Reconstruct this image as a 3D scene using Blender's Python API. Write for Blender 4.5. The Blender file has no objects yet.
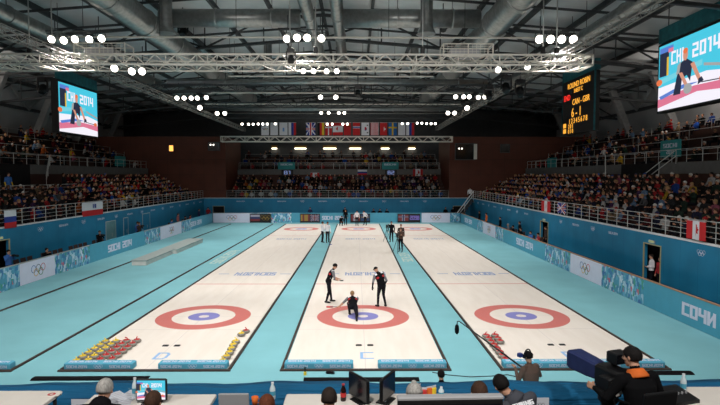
import bpy, math, random
import numpy as np
from mathutils import Vector, Matrix
random.seed(11)
rng = np.random.default_rng(5)
SC = bpy.context.scene
COL = SC.collection
PI = math.pi
SPOTW, FILLW, EXPO = 570.0, 480.0, 0.09
V = Vector

# ------------------------------------------------------------------ materials
def srgb(r, g, b):
    def c(x):
        x /= 255.0
        return x / 12.92 if x <= 0.04045 else ((x + 0.055) / 1.055) ** 2.4
    return (c(r), c(g), c(b), 1.0)

MATS = {}
def mat(name, rgb, rough=0.6, metal=0.0, spec=0.4, var=0.12, scale=3.0, bump=0.0, emit=0.0):
    if name in MATS:
        return MATS[name]
    m = bpy.data.materials.new(name)
    m.use_nodes = True
    nt = m.node_tree
    b = nt.nodes['Principled BSDF']
    c = srgb(*rgb)
    b.inputs['Base Color'].default_value = c
    b.inputs['Roughness'].default_value = rough
    b.inputs['Metallic'].default_value = metal
    b.inputs['Specular IOR Level'].default_value = spec
    if emit > 0:
        b.inputs['Emission Color'].default_value = c
        b.inputs['Emission Strength'].default_value = emit
        b.inputs['Base Color'].default_value = (0.02, 0.02, 0.02, 1)
    elif var > 0:
        tc = nt.nodes.new('ShaderNodeTexCoord')
        n = nt.nodes.new('ShaderNodeTexNoise')
        n.inputs['Scale'].default_value = scale
        n.inputs['Detail'].default_value = 3.0
        nt.links.new(tc.outputs['Object'], n.inputs['Vector'])
        r = nt.nodes.new('ShaderNodeValToRGB')
        r.color_ramp.elements[0].position = 0.3
        r.color_ramp.elements[1].position = 0.7
        r.color_ramp.elements[0].color = tuple(x * (1 - var) for x in c[:3]) + (1,)
        r.color_ramp.elements[1].color = tuple(min(1, x * (1 + var)) for x in c[:3]) + (1,)
        nt.links.new(n.outputs['Fac'], r.inputs['Fac'])
        nt.links.new(r.outputs['Color'], b.inputs['Base Color'])
        if bump > 0:
            bp = nt.nodes.new('ShaderNodeBump')
            bp.inputs['Strength'].default_value = bump
            bp.inputs['Distance'].default_value = 0.02
            nt.links.new(n.outputs['Fac'], bp.inputs['Height'])
            nt.links.new(bp.outputs['Normal'], b.inputs['Normal'])
    MATS[name] = m
    return m

class NG:
    """small helper to write node maths"""
    def __init__(s, m):
        s.nt = m.node_tree
    def n(s, t, **k):
        x = s.nt.nodes.new(t)
        for a, b in k.items():
            setattr(x, a, b)
        return x
    def link(s, a, b):
        s.nt.links.new(a, b)
    def m(s, op, a, b=0.0):
        x = s.n('ShaderNodeMath', operation=op)
        for i, q in enumerate((a, b)):
            if isinstance(q, (int, float)):
                x.inputs[i].default_value = q
            else:
                s.link(q, x.inputs[i])
        return x.outputs[0]
    def band(s, x, lo, hi):
        return s.m('MULTIPLY', s.m('GREATER_THAN', x, lo), s.m('LESS_THAN', x, hi))
    def mix(s, fac, a, b):
        x = s.n('ShaderNodeMix', data_type='RGBA')
        s.link(fac, x.inputs[0])
        for i, q in ((6, a), (7, b)):
            if isinstance(q, tuple):
                x.inputs[i].default_value = q
            else:
                s.link(q, x.inputs[i])
        return x.outputs[2]

def ice_material():
    m = bpy.data.materials.new('painted_ice')
    m.use_nodes = True
    g = NG(m)
    b = m.node_tree.nodes['Principled BSDF']
    tc = g.n('ShaderNodeTexCoord')
    sp = g.n('ShaderNodeSeparateXYZ')
    g.link(tc.outputs['Object'], sp.inputs[0])
    x, y = sp.outputs[0], sp.outputs[1]
    ax, ay = g.m('ABSOLUTE', x), g.m('ABSOLUTE', y)
    dy = g.m('SUBTRACT', ay, 17.55)
    r = g.m('SQRT', g.m('ADD', g.m('MULTIPLY', x, x), g.m('MULTIPLY', dy, dy)))
    ns = g.n('ShaderNodeTexNoise')
    ns.inputs['Scale'].default_value = 1.3
    ns.inputs['Detail'].default_value = 5
    mp = g.n('ShaderNodeMapping')
    mp.inputs['Scale'].default_value = (2.2, 0.35, 1)
    g.link(tc.outputs['Object'], mp.inputs[0])
    g.link(mp.outputs[0], ns.inputs['Vector'])
    cr = g.n('ShaderNodeValToRGB')
    cr.color_ramp.elements[0].position = 0.35
    cr.color_ramp.elements[1].position = 0.65
    cr.color_ramp.elements[0].color = srgb(226, 217, 207)
    cr.color_ramp.elements[1].color = srgb(232, 224, 215)
    g.link(ns.outputs['Fac'], cr.inputs[0])
    c = cr.outputs[0]
    line = srgb(206, 198, 194)
    c = g.mix(g.m('LESS_THAN', ax, 0.010), c, line)
    c = g.mix(g.m('LESS_THAN', g.m('ABSOLUTE', dy), 0.012), c, line)
    c = g.mix(g.m('LESS_THAN', g.m('ABSOLUTE', g.m('SUBTRACT', ay, 19.38)), 0.015), c, line)
    c = g.mix(g.m('LESS_THAN', g.m('ABSOLUTE', g.m('SUBTRACT', ay, 11.15)), 0.06), c, srgb(205, 128, 118))
    c = g.mix(g.band(r, 1.22, 1.83), c, srgb(200, 116, 110))
    c = g.mix(g.band(r, 0.2, 0.61), c, srgb(132, 132, 194))
    g.link(c, b.inputs['Base Color'])
    b.inputs['Roughness'].default_value = 0.42
    b.inputs['Specular IOR Level'].default_value = 0.18
    pb = g.n('ShaderNodeTexNoise')
    pb.inputs['Scale'].default_value = 60
    g.link(tc.outputs['Object'], pb.inputs['Vector'])
    bp = g.n('ShaderNodeBump')
    bp.inputs['Strength'].default_value = 0.25
    bp.inputs['Distance'].default_value = 0.01
    g.link(pb.outputs['Fac'], bp.inputs['Height'])
    g.link(bp.outputs['Normal'], b.inputs['Normal'])
    return m

def patchwork_material():
    m = bpy.data.materials.new('patchwork_print')
    m.use_nodes = True
    g = NG(m)
    b = m.node_tree.nodes['Principled BSDF']
    tc = g.n('ShaderNodeTexCoord')
    mp = g.n('ShaderNodeMapping')
    mp.inputs['Scale'].default_value = (1.7, 1.0, 1.15)
    g.link(tc.outputs['Object'], mp.inputs[0])
    vo = g.n('ShaderNodeTexVoronoi', distance='CHEBYCHEV')
    vo.inputs['Scale'].default_value = 4.2
    g.link(mp.outputs[0], vo.inputs['Vector'])
    sp = g.n('ShaderNodeSeparateColor')
    g.link(vo.outputs['Color'], sp.inputs[0])
    cr = g.n('ShaderNodeValToRGB')
    cr.color_ramp.interpolation = 'CONSTANT'
    cols = [(0.0, (84, 158, 186)), (0.24, (112, 178, 208)), (0.42, (176, 208, 226)), (0.58, (58, 128, 178)),
            (0.68, (72, 156, 136)), (0.80, (210, 226, 236)), (0.88, (60, 110, 170)), (0.95, (206, 110, 130))]
    e = cr.color_ramp.elements
    e[0].position, e[0].color = 0.0, srgb(*cols[0][1])
    e[1].position, e[1].color = cols[1][0], srgb(*cols[1][1])
    for p, c in cols[2:]:
        q = e.new(p)
        q.color = srgb(*c)
    g.link(sp.outputs[0], cr.inputs[0])
    g.link(cr.outputs[0], b.inputs['Base Color'])
    b.inputs['Roughness'].default_value = 0.5
    return m

def panel_material(name, rgb, joint, sx, sz, rough=0.55, jw=0.012):
    """large sheets with thin joints (blue barrier boards, wood panelling)"""
    m = bpy.data.materials.new(name)
    m.use_nodes = True
    g = NG(m)
    b = m.node_tree.nodes['Principled BSDF']
    tc = g.n('ShaderNodeTexCoord')
    sp = g.n('ShaderNodeSeparateXYZ')
    g.link(tc.outputs['Object'], sp.inputs[0])
    h = g.m('ADD', sp.outputs[0], sp.outputs[1])
    fx = g.m('FRACT', g.m('MULTIPLY', h, 1.0 / sx))
    fz = g.m('FRACT', g.m('MULTIPLY', sp.outputs[2], 1.0 / sz))
    j = g.m('MAXIMUM', g.m('LESS_THAN', fx, jw), g.m('LESS_THAN', fz, jw * 1.2))
    ns = g.n('ShaderNodeTexNoise')
    ns.inputs['Scale'].default_value = 0.8
    g.link(tc.outputs['Object'], ns.inputs['Vector'])
    cr = g.n('ShaderNodeValToRGB')
    c = srgb(*rgb)
    cr.color_ramp.elements[0].position, cr.color_ramp.elements[1].position = 0.3, 0.7
    cr.color_ramp.elements[0].color = tuple(q * 0.88 for q in c[:3]) + (1,)
    cr.color_ramp.elements[1].color = tuple(min(1, q * 1.1) for q in c[:3]) + (1,)
    g.link(ns.outputs['Fac'], cr.inputs[0])
    g.link(g.mix(j, cr.outputs[0], srgb(*joint)), b.inputs['Base Color'])
    b.inputs['Roughness'].default_value = rough
    b.inputs['Specular IOR Level'].default_value = 0.3
    return m

def object_colour_material(name, rough=0.85):
    m = bpy.data.materials.new(name)
    m.use_nodes = True
    g = NG(m)
    b = m.node_tree.nodes['Principled BSDF']
    oi = g.n('ShaderNodeObjectInfo')
    tc = g.n('ShaderNodeTexCoord')
    mp = g.n('ShaderNodeMapping')
    mp.inputs['Scale'].default_value = (60, 60, 14) if name.startswith('hair') else (6, 6, 6)
    g.link(tc.outputs['Object'], mp.inputs[0])
    ns = g.n('ShaderNodeTexNoise')
    ns.inputs['Scale'].default_value = 1.0
    g.link(mp.outputs[0], ns.inputs['Vector'])
    g.link(g.mix(g.m('MULTIPLY', ns.outputs['Fac'], 0.8), oi.outputs['Color'], (0.01, 0.009, 0.008, 1)), b.inputs['Base Color'])
    bp = g.n('ShaderNodeBump')
    bp.inputs['Strength'].default_value = 0.6
    bp.inputs['Distance'].default_value = 0.01
    g.link(ns.outputs['Fac'], bp.inputs['Height'])
    g.link(bp.outputs['Normal'], b.inputs['Normal'])
    b.inputs['Roughness'].default_value = rough
    b.inputs['Specular IOR Level'].default_value = 0.15
    return m

def attribute_material(name):
    m = bpy.data.materials.new(name)
    m.use_nodes = True
    g = NG(m)
    b = m.node_tree.nodes['Principled BSDF']
    at = g.n('ShaderNodeAttribute', attribute_name='cloth')
    g.link(at.outputs['Color'], b.inputs['Base Color'])
    b.inputs['Roughness'].default_value = 0.9
    b.inputs['Specular IOR Level'].default_value = 0.1
    return m

M = dict(
    carpet=mat('teal_carpet', (123, 179, 188), 0.8, spec=0.15, var=0.05, scale=0.6),
    floor=mat('dark_floor', (38, 40, 44), 0.8),
    wall_blue=panel_material('blue_barrier', (32, 124, 164), (18, 94, 132), 1.25, 50, jw=0.01),
    board_teal=mat('teal_board', (78, 158, 184), 0.5, var=0.04),
    board_white=mat('white_board', (228, 228, 246), 0.5, var=0.03),
    patch=patchwork_material(),
    ice=ice_material(),
    white=mat('white_paint', (225, 226, 230), 0.5, var=0.03),
    offwhite=mat('off_white', (205, 202, 196), 0.6, var=0.05),
    lilac=mat('pale_lettering', (214, 214, 232), 0.5, var=0.0),
    black=mat('black_plastic', (14, 14, 16), 0.5, var=0.1),
    rubber=mat('dark_foam', (70, 61, 58), 0.9, spec=0.1),
    blackcloth=mat('black_cloth', (17, 17, 20), 0.9, spec=0.1, var=0.2),
    foam_blue=mat('blue_foam', (92, 164, 190), 0.8, spec=0.1, var=0.05),
    concrete=mat('concrete', (70, 68, 66), 0.9, var=0.15, scale=1.5),
    parapet=mat('parapet_grey', (104, 102, 100), 0.9, var=0.1),
    brownpanel=mat('brown_panel', (66, 36, 28), 0.7),
    wood=panel_material('wood_panelling', (88, 42, 27), (56, 28, 20), 1.5, 1.9, 0.5, 0.012),
    rail=mat('pale_steel_rail', (190, 190, 188), 0.35, metal=0.5, var=0.03),
    steel=mat('dark_steel', (72, 74, 76), 0.6, metal=0.3),
    alu=mat('aluminium_truss', (214, 208, 198), 0.45, metal=0.15, var=0.05),
    truss_grey=mat('grey_truss', (150, 146, 140), 0.5, metal=0.2, var=0.05),
    duct=mat('galvanised_duct', (150, 152, 150), 0.34, metal=0.75, var=0.15, scale=4),
    roof=mat('roof_sheet', (200, 204, 206), 0.7, var=0.1, scale=0.5),
    outer=mat('outer_wall', (168, 168, 170), 0.85, var=0.12, scale=0.4),
    column=mat('column_paint', (150, 150, 150), 0.8),
    lens=mat('lamp_lens', (255, 246, 232), emit=8),
    tubelight=mat('fluorescent_cover', (255, 240, 214), emit=5),
    warmlens=mat('amber_lamp', (255, 170, 80), emit=2),
    skin=mat('skin', (196, 148, 122), 0.6, spec=0.3, var=0.06, scale=20),
    lip=mat('lips', (150, 86, 80), 0.6, var=0),
    eye=mat('eyes', (40, 32, 28), 0.3, var=0),
    jacket=object_colour_material('jacket_cloth'),
    haircol=object_colour_material('hair_or_hat', 0.75),
    trousers=mat('dark_trousers', (24, 24, 30), 0.9, spec=0.1, var=0.2),
    shoe=mat('dark_shoes', (20, 19, 20), 0.6),
    red=mat('red_print', (178, 34, 38), 0.7, var=0.05),
    green=mat('green_print', (40, 130, 80), 0.7, var=0.05),
    blue=mat('blue_print', (40, 74, 160), 0.7, var=0.05),
    yellow=mat('yellow_print', (226, 188, 40), 0.6, var=0.05),
    navy=mat('navy_nylon', (34, 46, 92), 0.7, var=0.12, bump=0.2, scale=9),
    granite=mat('granite', (128, 124, 116), 0.35, var=0.35, scale=40),
    redplastic=mat('red_handle', (190, 44, 44), 0.4, var=0.03),
    yellowplastic=mat('yellow_handle', (232, 200, 52), 0.4, var=0.03),
    drape=mat('blue_drape', (22, 92, 132), 0.75, spec=0.2, var=0.12, scale=2),
    table=mat('beige_tabletop', (226, 219, 210), 0.55, var=0.04),
    greyplastic=mat('grey_plastic', (158, 158, 160), 0.5, var=0.03),
    brownseat=mat('brown_vinyl', (60, 44, 42), 0.7),
    paper=mat('paper', (200, 202, 210), 0.8, var=0.02),
    tealsign=mat('teal_sign', (30, 128, 130), 0.6, var=0.04),
    doorframe=mat('door_frame', (176, 168, 130), 0.6, var=0.04),
    dark=mat('opening_shade', (16, 14, 16), 0.9, var=0.1),  # flat near-black standing in for the shade inside openings
    beige=mat('beige_print', (186, 200, 190), 0.8, var=0.0),
    inkblue=mat('ice_blue_print', (138, 156, 192), 0.6, var=0.0),
    platform=mat('platform_grey', (150, 160, 158), 0.7, var=0.05),
    clear=mat('clear_plastic', (206, 222, 228), 0.15, spec=0.6, var=0.0),
    cola=mat('dark_drink', (40, 18, 16), 0.2, var=0.0),
    orange=mat('orange_cloth', (214, 104, 36), 0.8, var=0.06),
)

# ------------------------------------------------------------------ mesh builder
class MB:
    def __init__(s):
        s.v, s.f, s.m = [], [], []
    def add(s, vs, fs, m=0):
        b = len(s.v)
        s.v += [tuple(q) for q in vs]
        s.f += [tuple(b + i for i in q) for q in fs]
        s.m += [m] * len(fs)
        return s
    def box(s, x0, x1, y0, y1, z0, z1, m=0):
        vs = [(x, y, z) for z in (z0, z1) for y in (y0, y1) for x in (x0, x1)]
        return s.add(vs, [(0, 2, 3, 1), (4, 5, 7, 6), (0, 1, 5, 4), (2, 6, 7, 3), (0, 4, 6, 2), (1, 3, 7, 5)], m)
    def obox(s, c, a, b, d, m=0):
        c, a, b, d = V(c), V(a), V(b), V(d)
        vs = [c + a * i + b * j + d * k for k in (-1, 1) for j in (-1, 1) for i in (-1, 1)]
        return s.add(vs, [(0, 2, 3, 1), (4, 5, 7, 6), (0, 1, 5, 4), (2, 6, 7, 3), (0, 4, 6, 2), (1, 3, 7, 5)], m)
    def cbox(s, x0, x1, y0, y1, z0, z1, b=0.01, m=0):
        """box with chamfered vertical and top edges"""
        pts = [(x0 + b, y0), (x1 - b, y0), (x1, y0 + b), (x1, y1 - b), (x1 - b, y1), (x0 + b, y1), (x0, y1 - b), (x0, y0 + b)]
        cx, cy = (x0 + x1) / 2, (y0 + y1) / 2
        ins = [(cx + (x - cx) * (1 - b / max(1e-6, (x1 - x0) / 2)), cy + (y - cy) * (1 - b / max(1e-6, (y1 - y0) / 2))) for x, y in pts]
        vs = [(x, y, z0) for x, y in pts] + [(x, y, z1 - b) for x, y in pts] + [(x, y, z1) for x, y in ins]
        fs = [tuple(range(7, -1, -1)), tuple(range(16, 24))]
        for k in (0, 8):
            fs += [(k + i, k + (i + 1) % 8, k + 8 + (i + 1) % 8, k + 8 + i) for i in range(8)]
        return s.add(vs, fs, m)
    def tube(s, p0, p1, r0, r1=None, n=8, m=0, cap=True):
        p0, p1 = V(p0), V(p1)
        r1 = r0 if r1 is None else r1
        d = (p1 - p0)
        if d.length < 1e-9:
            return s
        d.normalize()
        a = d.orthogonal().normalized()
        b = d.cross(a)
        vs = []
        for p, r in ((p0, r0), (p1, r1)):
            vs += [p + (a * math.cos(2 * PI * i / n) + b * math.sin(2 * PI * i / n)) * r for i in range(n)]
        fs = [(i, (i + 1) % n, n + (i + 1) % n, n + i) for i in range(n)]
        if cap:
            fs += [tuple(range(n - 1, -1, -1)), tuple(range(n, 2 * n))]
        return s.add(vs, fs, m)
    def path(s, pts, r, n=6, m=0):
        pts = [V(p) for p in pts]
        vs, prev = [], None
        for i, p in enumerate(pts):
            d = (pts[min(i + 1, len(pts) - 1)] - pts[max(i - 1, 0)]).normalized()
            a = d.orthogonal().normalized() if prev is None else (prev - d * prev.dot(d)).normalized()
            prev = a
            b = d.cross(a)
            rr = r[i] if isinstance(r, (list, tuple)) else r
            vs += [p + (a * math.cos(2 * PI * k / n) + b * math.sin(2 * PI * k / n)) * rr for k in range(n)]
        L = len(pts)
        fs = [(j * n + i, j * n + (i + 1) % n, (j + 1) * n + (i + 1) % n, (j + 1) * n + i) for j in range(L - 1) for i in range(n)]
        fs += [tuple(range(n - 1, -1, -1)), tuple(range((L - 1) * n, L * n))]
        return s.add(vs, fs, m)
    def lathe(s, prof, n=16, o=(0, 0, 0), m=0, axis=(0, 0, 1)):
        o, d = V(o), V(axis).normalized()
        a = d.orthogonal().normalized()
        b = d.cross(a)
        vs = []
        for r, z in prof:
            vs += [o + d * z + (a * math.cos(2 * PI * i / n) + b * math.sin(2 * PI * i / n)) * r for i in range(n)]
        L = len(prof)
        fs = [(j * n + i, j * n + (i + 1) % n, (j + 1) * n + (i + 1) % n, (j + 1) * n + i) for j in range(L - 1) for i in range(n)]
        fs += [tuple(range(n - 1, -1, -1)), tuple(range((L - 1) * n, L * n))]
        return s.add(vs, fs, m)
    def loft(s, rings, m=0):
        n = len(rings[0])
        vs = [p for r in rings for p in r]
        L = len(rings)
        fs = [(j * n + i, j * n + (i + 1) % n, (j + 1) * n + (i + 1) % n, (j + 1) * n + i) for j in range(L - 1) for i in range(n)]
        fs += [tuple(range(n - 1, -1, -1)), tuple(range((L - 1) * n, L * n))]
        return s.add(vs, fs, m)
    def ell(s, c, r, nu=12, nv=8, m=0, R=None):
        c = V(c)
        R = R or Matrix.Identity(3)
        vs = [c + R @ V((0, 0, -r[2]))]
        for j in range(1, nv):
            t = -PI / 2 + PI * j / nv
            for i in range(nu):
                a = 2 * PI * i / nu
                vs.append(c + R @ V((r[0] * math.cos(t) * math.cos(a), r[1] * math.cos(t) * math.sin(a), r[2] * math.sin(t))))
        vs.append(c + R @ V((0, 0, r[2])))
        fs = [(0, 1 + (i + 1) % nu, 1 + i) for i in range(nu)]
        for j in range(nv - 2):
            k = 1 + j * nu
            fs += [(k + i, k + (i + 1) % nu, k + nu + (i + 1) % nu, k + nu + i) for i in range(nu)]
        k = 1 + (nv - 2) * nu
        fs += [(k + i, k + (i + 1) % nu, len(vs) - 1) for i in range(nu)]
        return s.add(vs, fs, m)
    def prism(s, pts, o, ux, uy, depth, m=0):
        """polygon in the plane (o, ux, uy) extruded by the vector depth"""
        o, ux, uy, dp = V(o), V(ux), V(uy), V(depth)
        n = len(pts)
        vs = [o + ux * x + uy * y for x, y in pts] + [o + ux * x + uy * y + dp for x, y in pts]
        fs = [tuple(range(n - 1, -1, -1)), tuple(range(n, 2 * n))] + [(i, (i + 1) % n, n + (i + 1) % n, n + i) for i in range(n)]
        return s.add(vs, fs, m)
    def annulus(s, c, ux, uy, r0, r1, depth, n=28, m=0):
        c, ux, uy, dp = V(c), V(ux), V(uy), V(depth)
        vs = []
        for k in (0, 1):
            for r in (r0, r1):
                vs += [c + (ux * math.cos(2 * PI * i / n) + uy * math.sin(2 * PI * i / n)) * r + dp * k for i in range(n)]
        fs = []
        for i in range(n):
            j = (i + 1) % n
            fs += [(2 * n + i, 3 * n + i, 3 * n + j, 2 * n + j), (i, j, n + j, n + i), (n + i, n + j, 3 * n + j, 3 * n + i), (i, 2 * n + i, 2 * n + j, j)]
        return s.add(vs, fs, m)
    def build(s, name, mats, parent=None, loc=None, rz=0.0, smooth=False, bevel=0.0):
        me = bpy.data.meshes.new(name)
        me.from_pydata(s.v, [], s.f)
        mats = mats if isinstance(mats, (list, tuple)) else [mats]
        for q in mats:
            me.materials.append(q)
        if len(mats) > 1:
            me.polygons.foreach_set('material_index', s.m)
        if smooth:
            me.polygons.foreach_set('use_smooth', [True] * len(me.polygons))
        me.validate()
        me.update()
        o = bpy.data.objects.new(name, me)
        COL.objects.link(o)
        if parent is not None:
            o.parent = parent
        if loc is not None:
            o.location = loc
        if rz:
            o.rotation_euler = (0, 0, rz)
        if bevel:
            b = o.modifiers.new('bevel', 'BEVEL')
            b.width = bevel
            b.segments = 2
            b.limit_method = 'ANGLE'
        return o

def tag(o, label=None, cat=None, group=None, kind=None):
    if label:
        o['label'] = label
    if cat:
        o['category'] = cat
    if group:
        o['group'] = group
    if kind:
        o['kind'] = kind
    return o

def thing(name, label, cat, loc=(0, 0, 0), rz=0.0, group=None):
    o = bpy.data.objects.new(name, None)
    COL.objects.link(o)
    o.empty_display_size = 0.2
    o.location = loc
    o.rotation_euler = (0, 0, rz)
    return tag(o, label, cat, group)

def struct(name, mb, mats, **k):
    return tag(mb.build(name, mats, **k), kind='structure')

def copy_tree(o, parent=None):
    c = o.copy()
    COL.objects.link(c)
    if parent is not None:
        c.parent = parent
    for ch in list(KIDS.get(o.name, ())):
        copy_tree(ch, c)
    return c

KIDS = {}
def index_children(root):
    """remember the parts of a prototype so that copies need no scene search"""
    for o in bpy.data.objects:
        if o.parent is not None:
            KIDS.setdefault(o.parent.name, [])
            if o not in KIDS[o.parent.name]:
                KIDS[o.parent.name].append(o)

ORD = ('first second third fourth fifth sixth seventh eighth ninth tenth eleventh twelfth thirteenth fourteenth fifteenth sixteenth '
       'seventeenth eighteenth nineteenth twentieth').split()

# ------------------------------------------------------------------ block lettering
GLYPH = {
    'S': (1, [[(1, 2), (0, 2), (0, 1), (1, 1), (1, 0), (0, 0)]]), 'O': (1, [[(0, 0), (1, 0), (1, 2), (0, 2), (0, 0)]]),
    '0': (1, [[(0, 0), (1, 0), (1, 2), (0, 2), (0, 0)]]), 'C': (1, [[(1, 2), (0, 2), (0, 0), (1, 0)]]),
    'H': (1, [[(0, 0), (0, 2)], [(1, 0), (1, 2)], [(0, 1), (1, 1)]]), 'I': (0.15, [[(0.07, 0), (0.07, 2)]]),
    '2': (1, [[(0, 2), (1, 2), (1, 1), (0, 1), (0, 0), (1, 0)]]), '1': (0.55, [[(0.05, 2), (0.45, 2), (0.45, 0)]]),
    '4': (1, [[(0, 2), (0, 0.75), (1, 0.75)], [(1, 2), (1, 0)]]), '6': (1, [[(1, 2), (0, 2), (0, 0), (1, 0), (1, 1), (0, 1)]]),
    '\u0427': (1, [[(0, 2), (0, 1), (1, 1)], [(1, 2), (1, 0)]]), '\u0418': (1, [[(0, 2), (0, 0)], [(1, 2), (1, 0)], [(0, 0), (1, 2)]]),
    'D': (1, [[(0, 0), (0, 2), (0.75, 2), (1, 1.6), (1, 0.4), (0.75, 0), (0, 0)]]), 'B': (1, [[(0, 0), (0, 2), (0.9, 2), (0.9, 1.05), (1, 0.95), (1, 0), (0, 0)], [(0, 1), (1, 1)]]),
    '-': (0.7, [[(0, 1), (0.7, 1)]]), '3': (1, [[(0, 2), (1, 2), (1, 0), (0, 0)], [(0.2, 1), (1, 1)]]), '5': (1, [[(1, 2), (0, 2), (0, 1), (1, 1), (1, 0), (0, 0)]]),
    '7': (1, [[(0, 2), (1, 2), (1, 0)]]), '8': (1, [[(0, 0), (1, 0), (1, 2), (0, 2), (0, 0)], [(0, 1), (1, 1)]]), '9': (1, [[(0, 0), (1, 0), (1, 2), (0, 2), (0, 1), (1, 1)]]),
    '.': (0.1, [[(0.05, 0), (0.05, 0.05)]]), 'R': (1, [[(0, 0), (0, 2), (1, 2), (1, 1), (0, 1)], [(0.4, 1), (1, 0)]]), 'U': (1, [[(0, 2), (0, 0), (1, 0), (1, 2)]]),
    'N': (1, [[(0, 0), (0, 2)], [(1, 2), (1, 0)], [(0, 2), (1, 0)]]), 'E': (1, [[(1, 2), (0, 2), (0, 0), (1, 0)], [(0, 1), (0.8, 1)]]), 'A': (1, [[(0, 0), (0, 2), (1, 2), (1, 0)], [(0, 1), (1, 1)]]),
    'M': (1.2, [[(0, 0), (0, 2), (1.2, 2), (1.2, 0)], [(0.6, 2), (0.6, 0.8)]]),
    'G': (1, [[(1, 2), (0, 2), (0, 0), (1, 0), (1, 1), (0.5, 1)]]), 'T': (1, [[(0, 2), (1, 2)], [(0.5, 2), (0.5, 0)]]), 'W': (1.2, [[(0, 2), (0, 0), (1.2, 0), (1.2, 2)], [(0.6, 0), (0.6, 1.5)]]),
}
def text_width(t, gap=0.62):
    return sum((GLYPH[c][0] if c in GLYPH else 0.6) + gap for c in t) - gap
def strokes(mb, text, o, ux, uy, h, w=None, t=0.34, depth=0.012, m=0, gap=0.62):
    """blocky letters of height h centred on o in the plane ux, uy; w sets the whole width"""
    o, ux, uy = V(o), V(ux).normalized(), V(uy).normalized()
    nz = ux.cross(uy).normalized()
    sy = h / (2 + t)
    sx = (w / (text_width(text, gap) + t)) if w else sy
    x = -text_width(text, gap) / 2
    kk = 0
    for c in text:
        if c in GLYPH:
            wd, lines = GLYPH[c]
            for ln in lines:
                for (x0, y0), (x1, y1) in zip(ln, ln[1:]):
                    a = ux * ((x + x0) * sx) + uy * ((y0 - 1) * sy)
                    b = ux * ((x + x1) * sx) + uy * ((y1 - 1) * sy)
                    d = b - a
                    if x0 == x1:
                        hl, hw = uy * (abs(y1 - y0) * sy / 2 + t * sy / 2), ux * (t * sx / 2)
                    elif y0 == y1:
                        hl, hw = ux * (abs(x1 - x0) * sx / 2 + t * sx / 2), uy * (t * sy / 2)
                    else:
                        hl = d / 2
                        hw = nz.cross(d).normalized() * (t * min(sx, sy) / 2)
                    kk += 1
                    dq = depth * (1 + 0.12 * (kk % 4))
                    mb.obox(o + (a + b) / 2 + nz * dq / 2, hl, hw, nz * dq / 2, m)
            x += wd + gap
        else:
            x += 0.6 + gap
    return mb

RING_MATS = [mat('ring_blue', (30, 100, 170), 0.5, var=0), mat('ring_black', (36, 36, 40), 0.5, var=0), mat('ring_red', (200, 50, 60), 0.5, var=0),
             mat('ring_yellow', (220, 170, 60), 0.5, var=0), mat('ring_green', (40, 130, 80), 0.5, var=0)]
def rings(mb, o, ux, uy, R, depth=0.012, th=0.12, same=None):
    o, ux, uy = V(o), V(ux).normalized(), V(uy).normalized()
    nz = ux.cross(uy)
    for k, (x, y) in enumerate([(-2.15, 0), (0, 0), (2.15, 0), (-1.07, -1), (1.07, -1)]):
        mb.annulus(o + ux * x * R + uy * (y + 0.5) * R, ux, uy, R * (1 - th), R * (1 + th * 0.3), nz * (depth + 0.001 * k), 24, k if same is None else same)
    return mb

# ------------------------------------------------------------------ people
def frame(fwd, up=(0, 0, 1)):
    f = V(fwd).normalized()
    r = f.cross(V(up)).normalized()
    u = r.cross(f)
    return Matrix((r, f, u)).transposed()      # columns: right, forward, up

STAND = dict(pel=(0, 0, 0.96), chest=(0, -0.01, 1.30), neck=(0, -0.02, 1.48), head=(0, 0.02, 1.655), hf=(0, 1, 0), tf=(0, 1, 0), pf=(0, 1, 0),
             lel=(-0.25, -0.03, 1.16), lwr=(-0.26, 0.06, 0.92), rel=(0.25, -0.03, 1.16), rwr=(0.26, 0.06, 0.92), ldir=(0, 0.15, -1), rdir=(0, 0.15, -1),
             lkn=(-0.10, 0.03, 0.51), lan=(-0.11, -0.03, 0.09), rkn=(0.10, 0.03, 0.51), ran=(0.11, -0.03, 0.09), lft=(-0.2, 1, -0.25), rft=(0.2, 1, -0.25),
             curl=0.45, sw=0.19)
SIT = dict(STAND, pel=(0, 0.0, 0.53), chest=(0, -0.01, 0.87), neck=(0, 0.0, 1.05), head=(0, 0.03, 1.225),
           lel=(-0.27, 0.05, 0.75), lwr=(-0.14, 0.28, 0.62), rel=(0.27, 0.05, 0.75), rwr=(0.14, 0.28, 0.62), ldir=(0.4, 1, -0.2), rdir=(-0.4, 1, -0.2),
           lkn=(-0.13, 0.42, 0.52), lan=(-0.13, 0.44, 0.09), rkn=(0.13, 0.42, 0.52), ran=(0.13, 0.44, 0.09))
MAN = dict(top='top', sleeve='top', fore='top', legs='trousers', shoe='shoe', hand='skin', collar='top')

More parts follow.
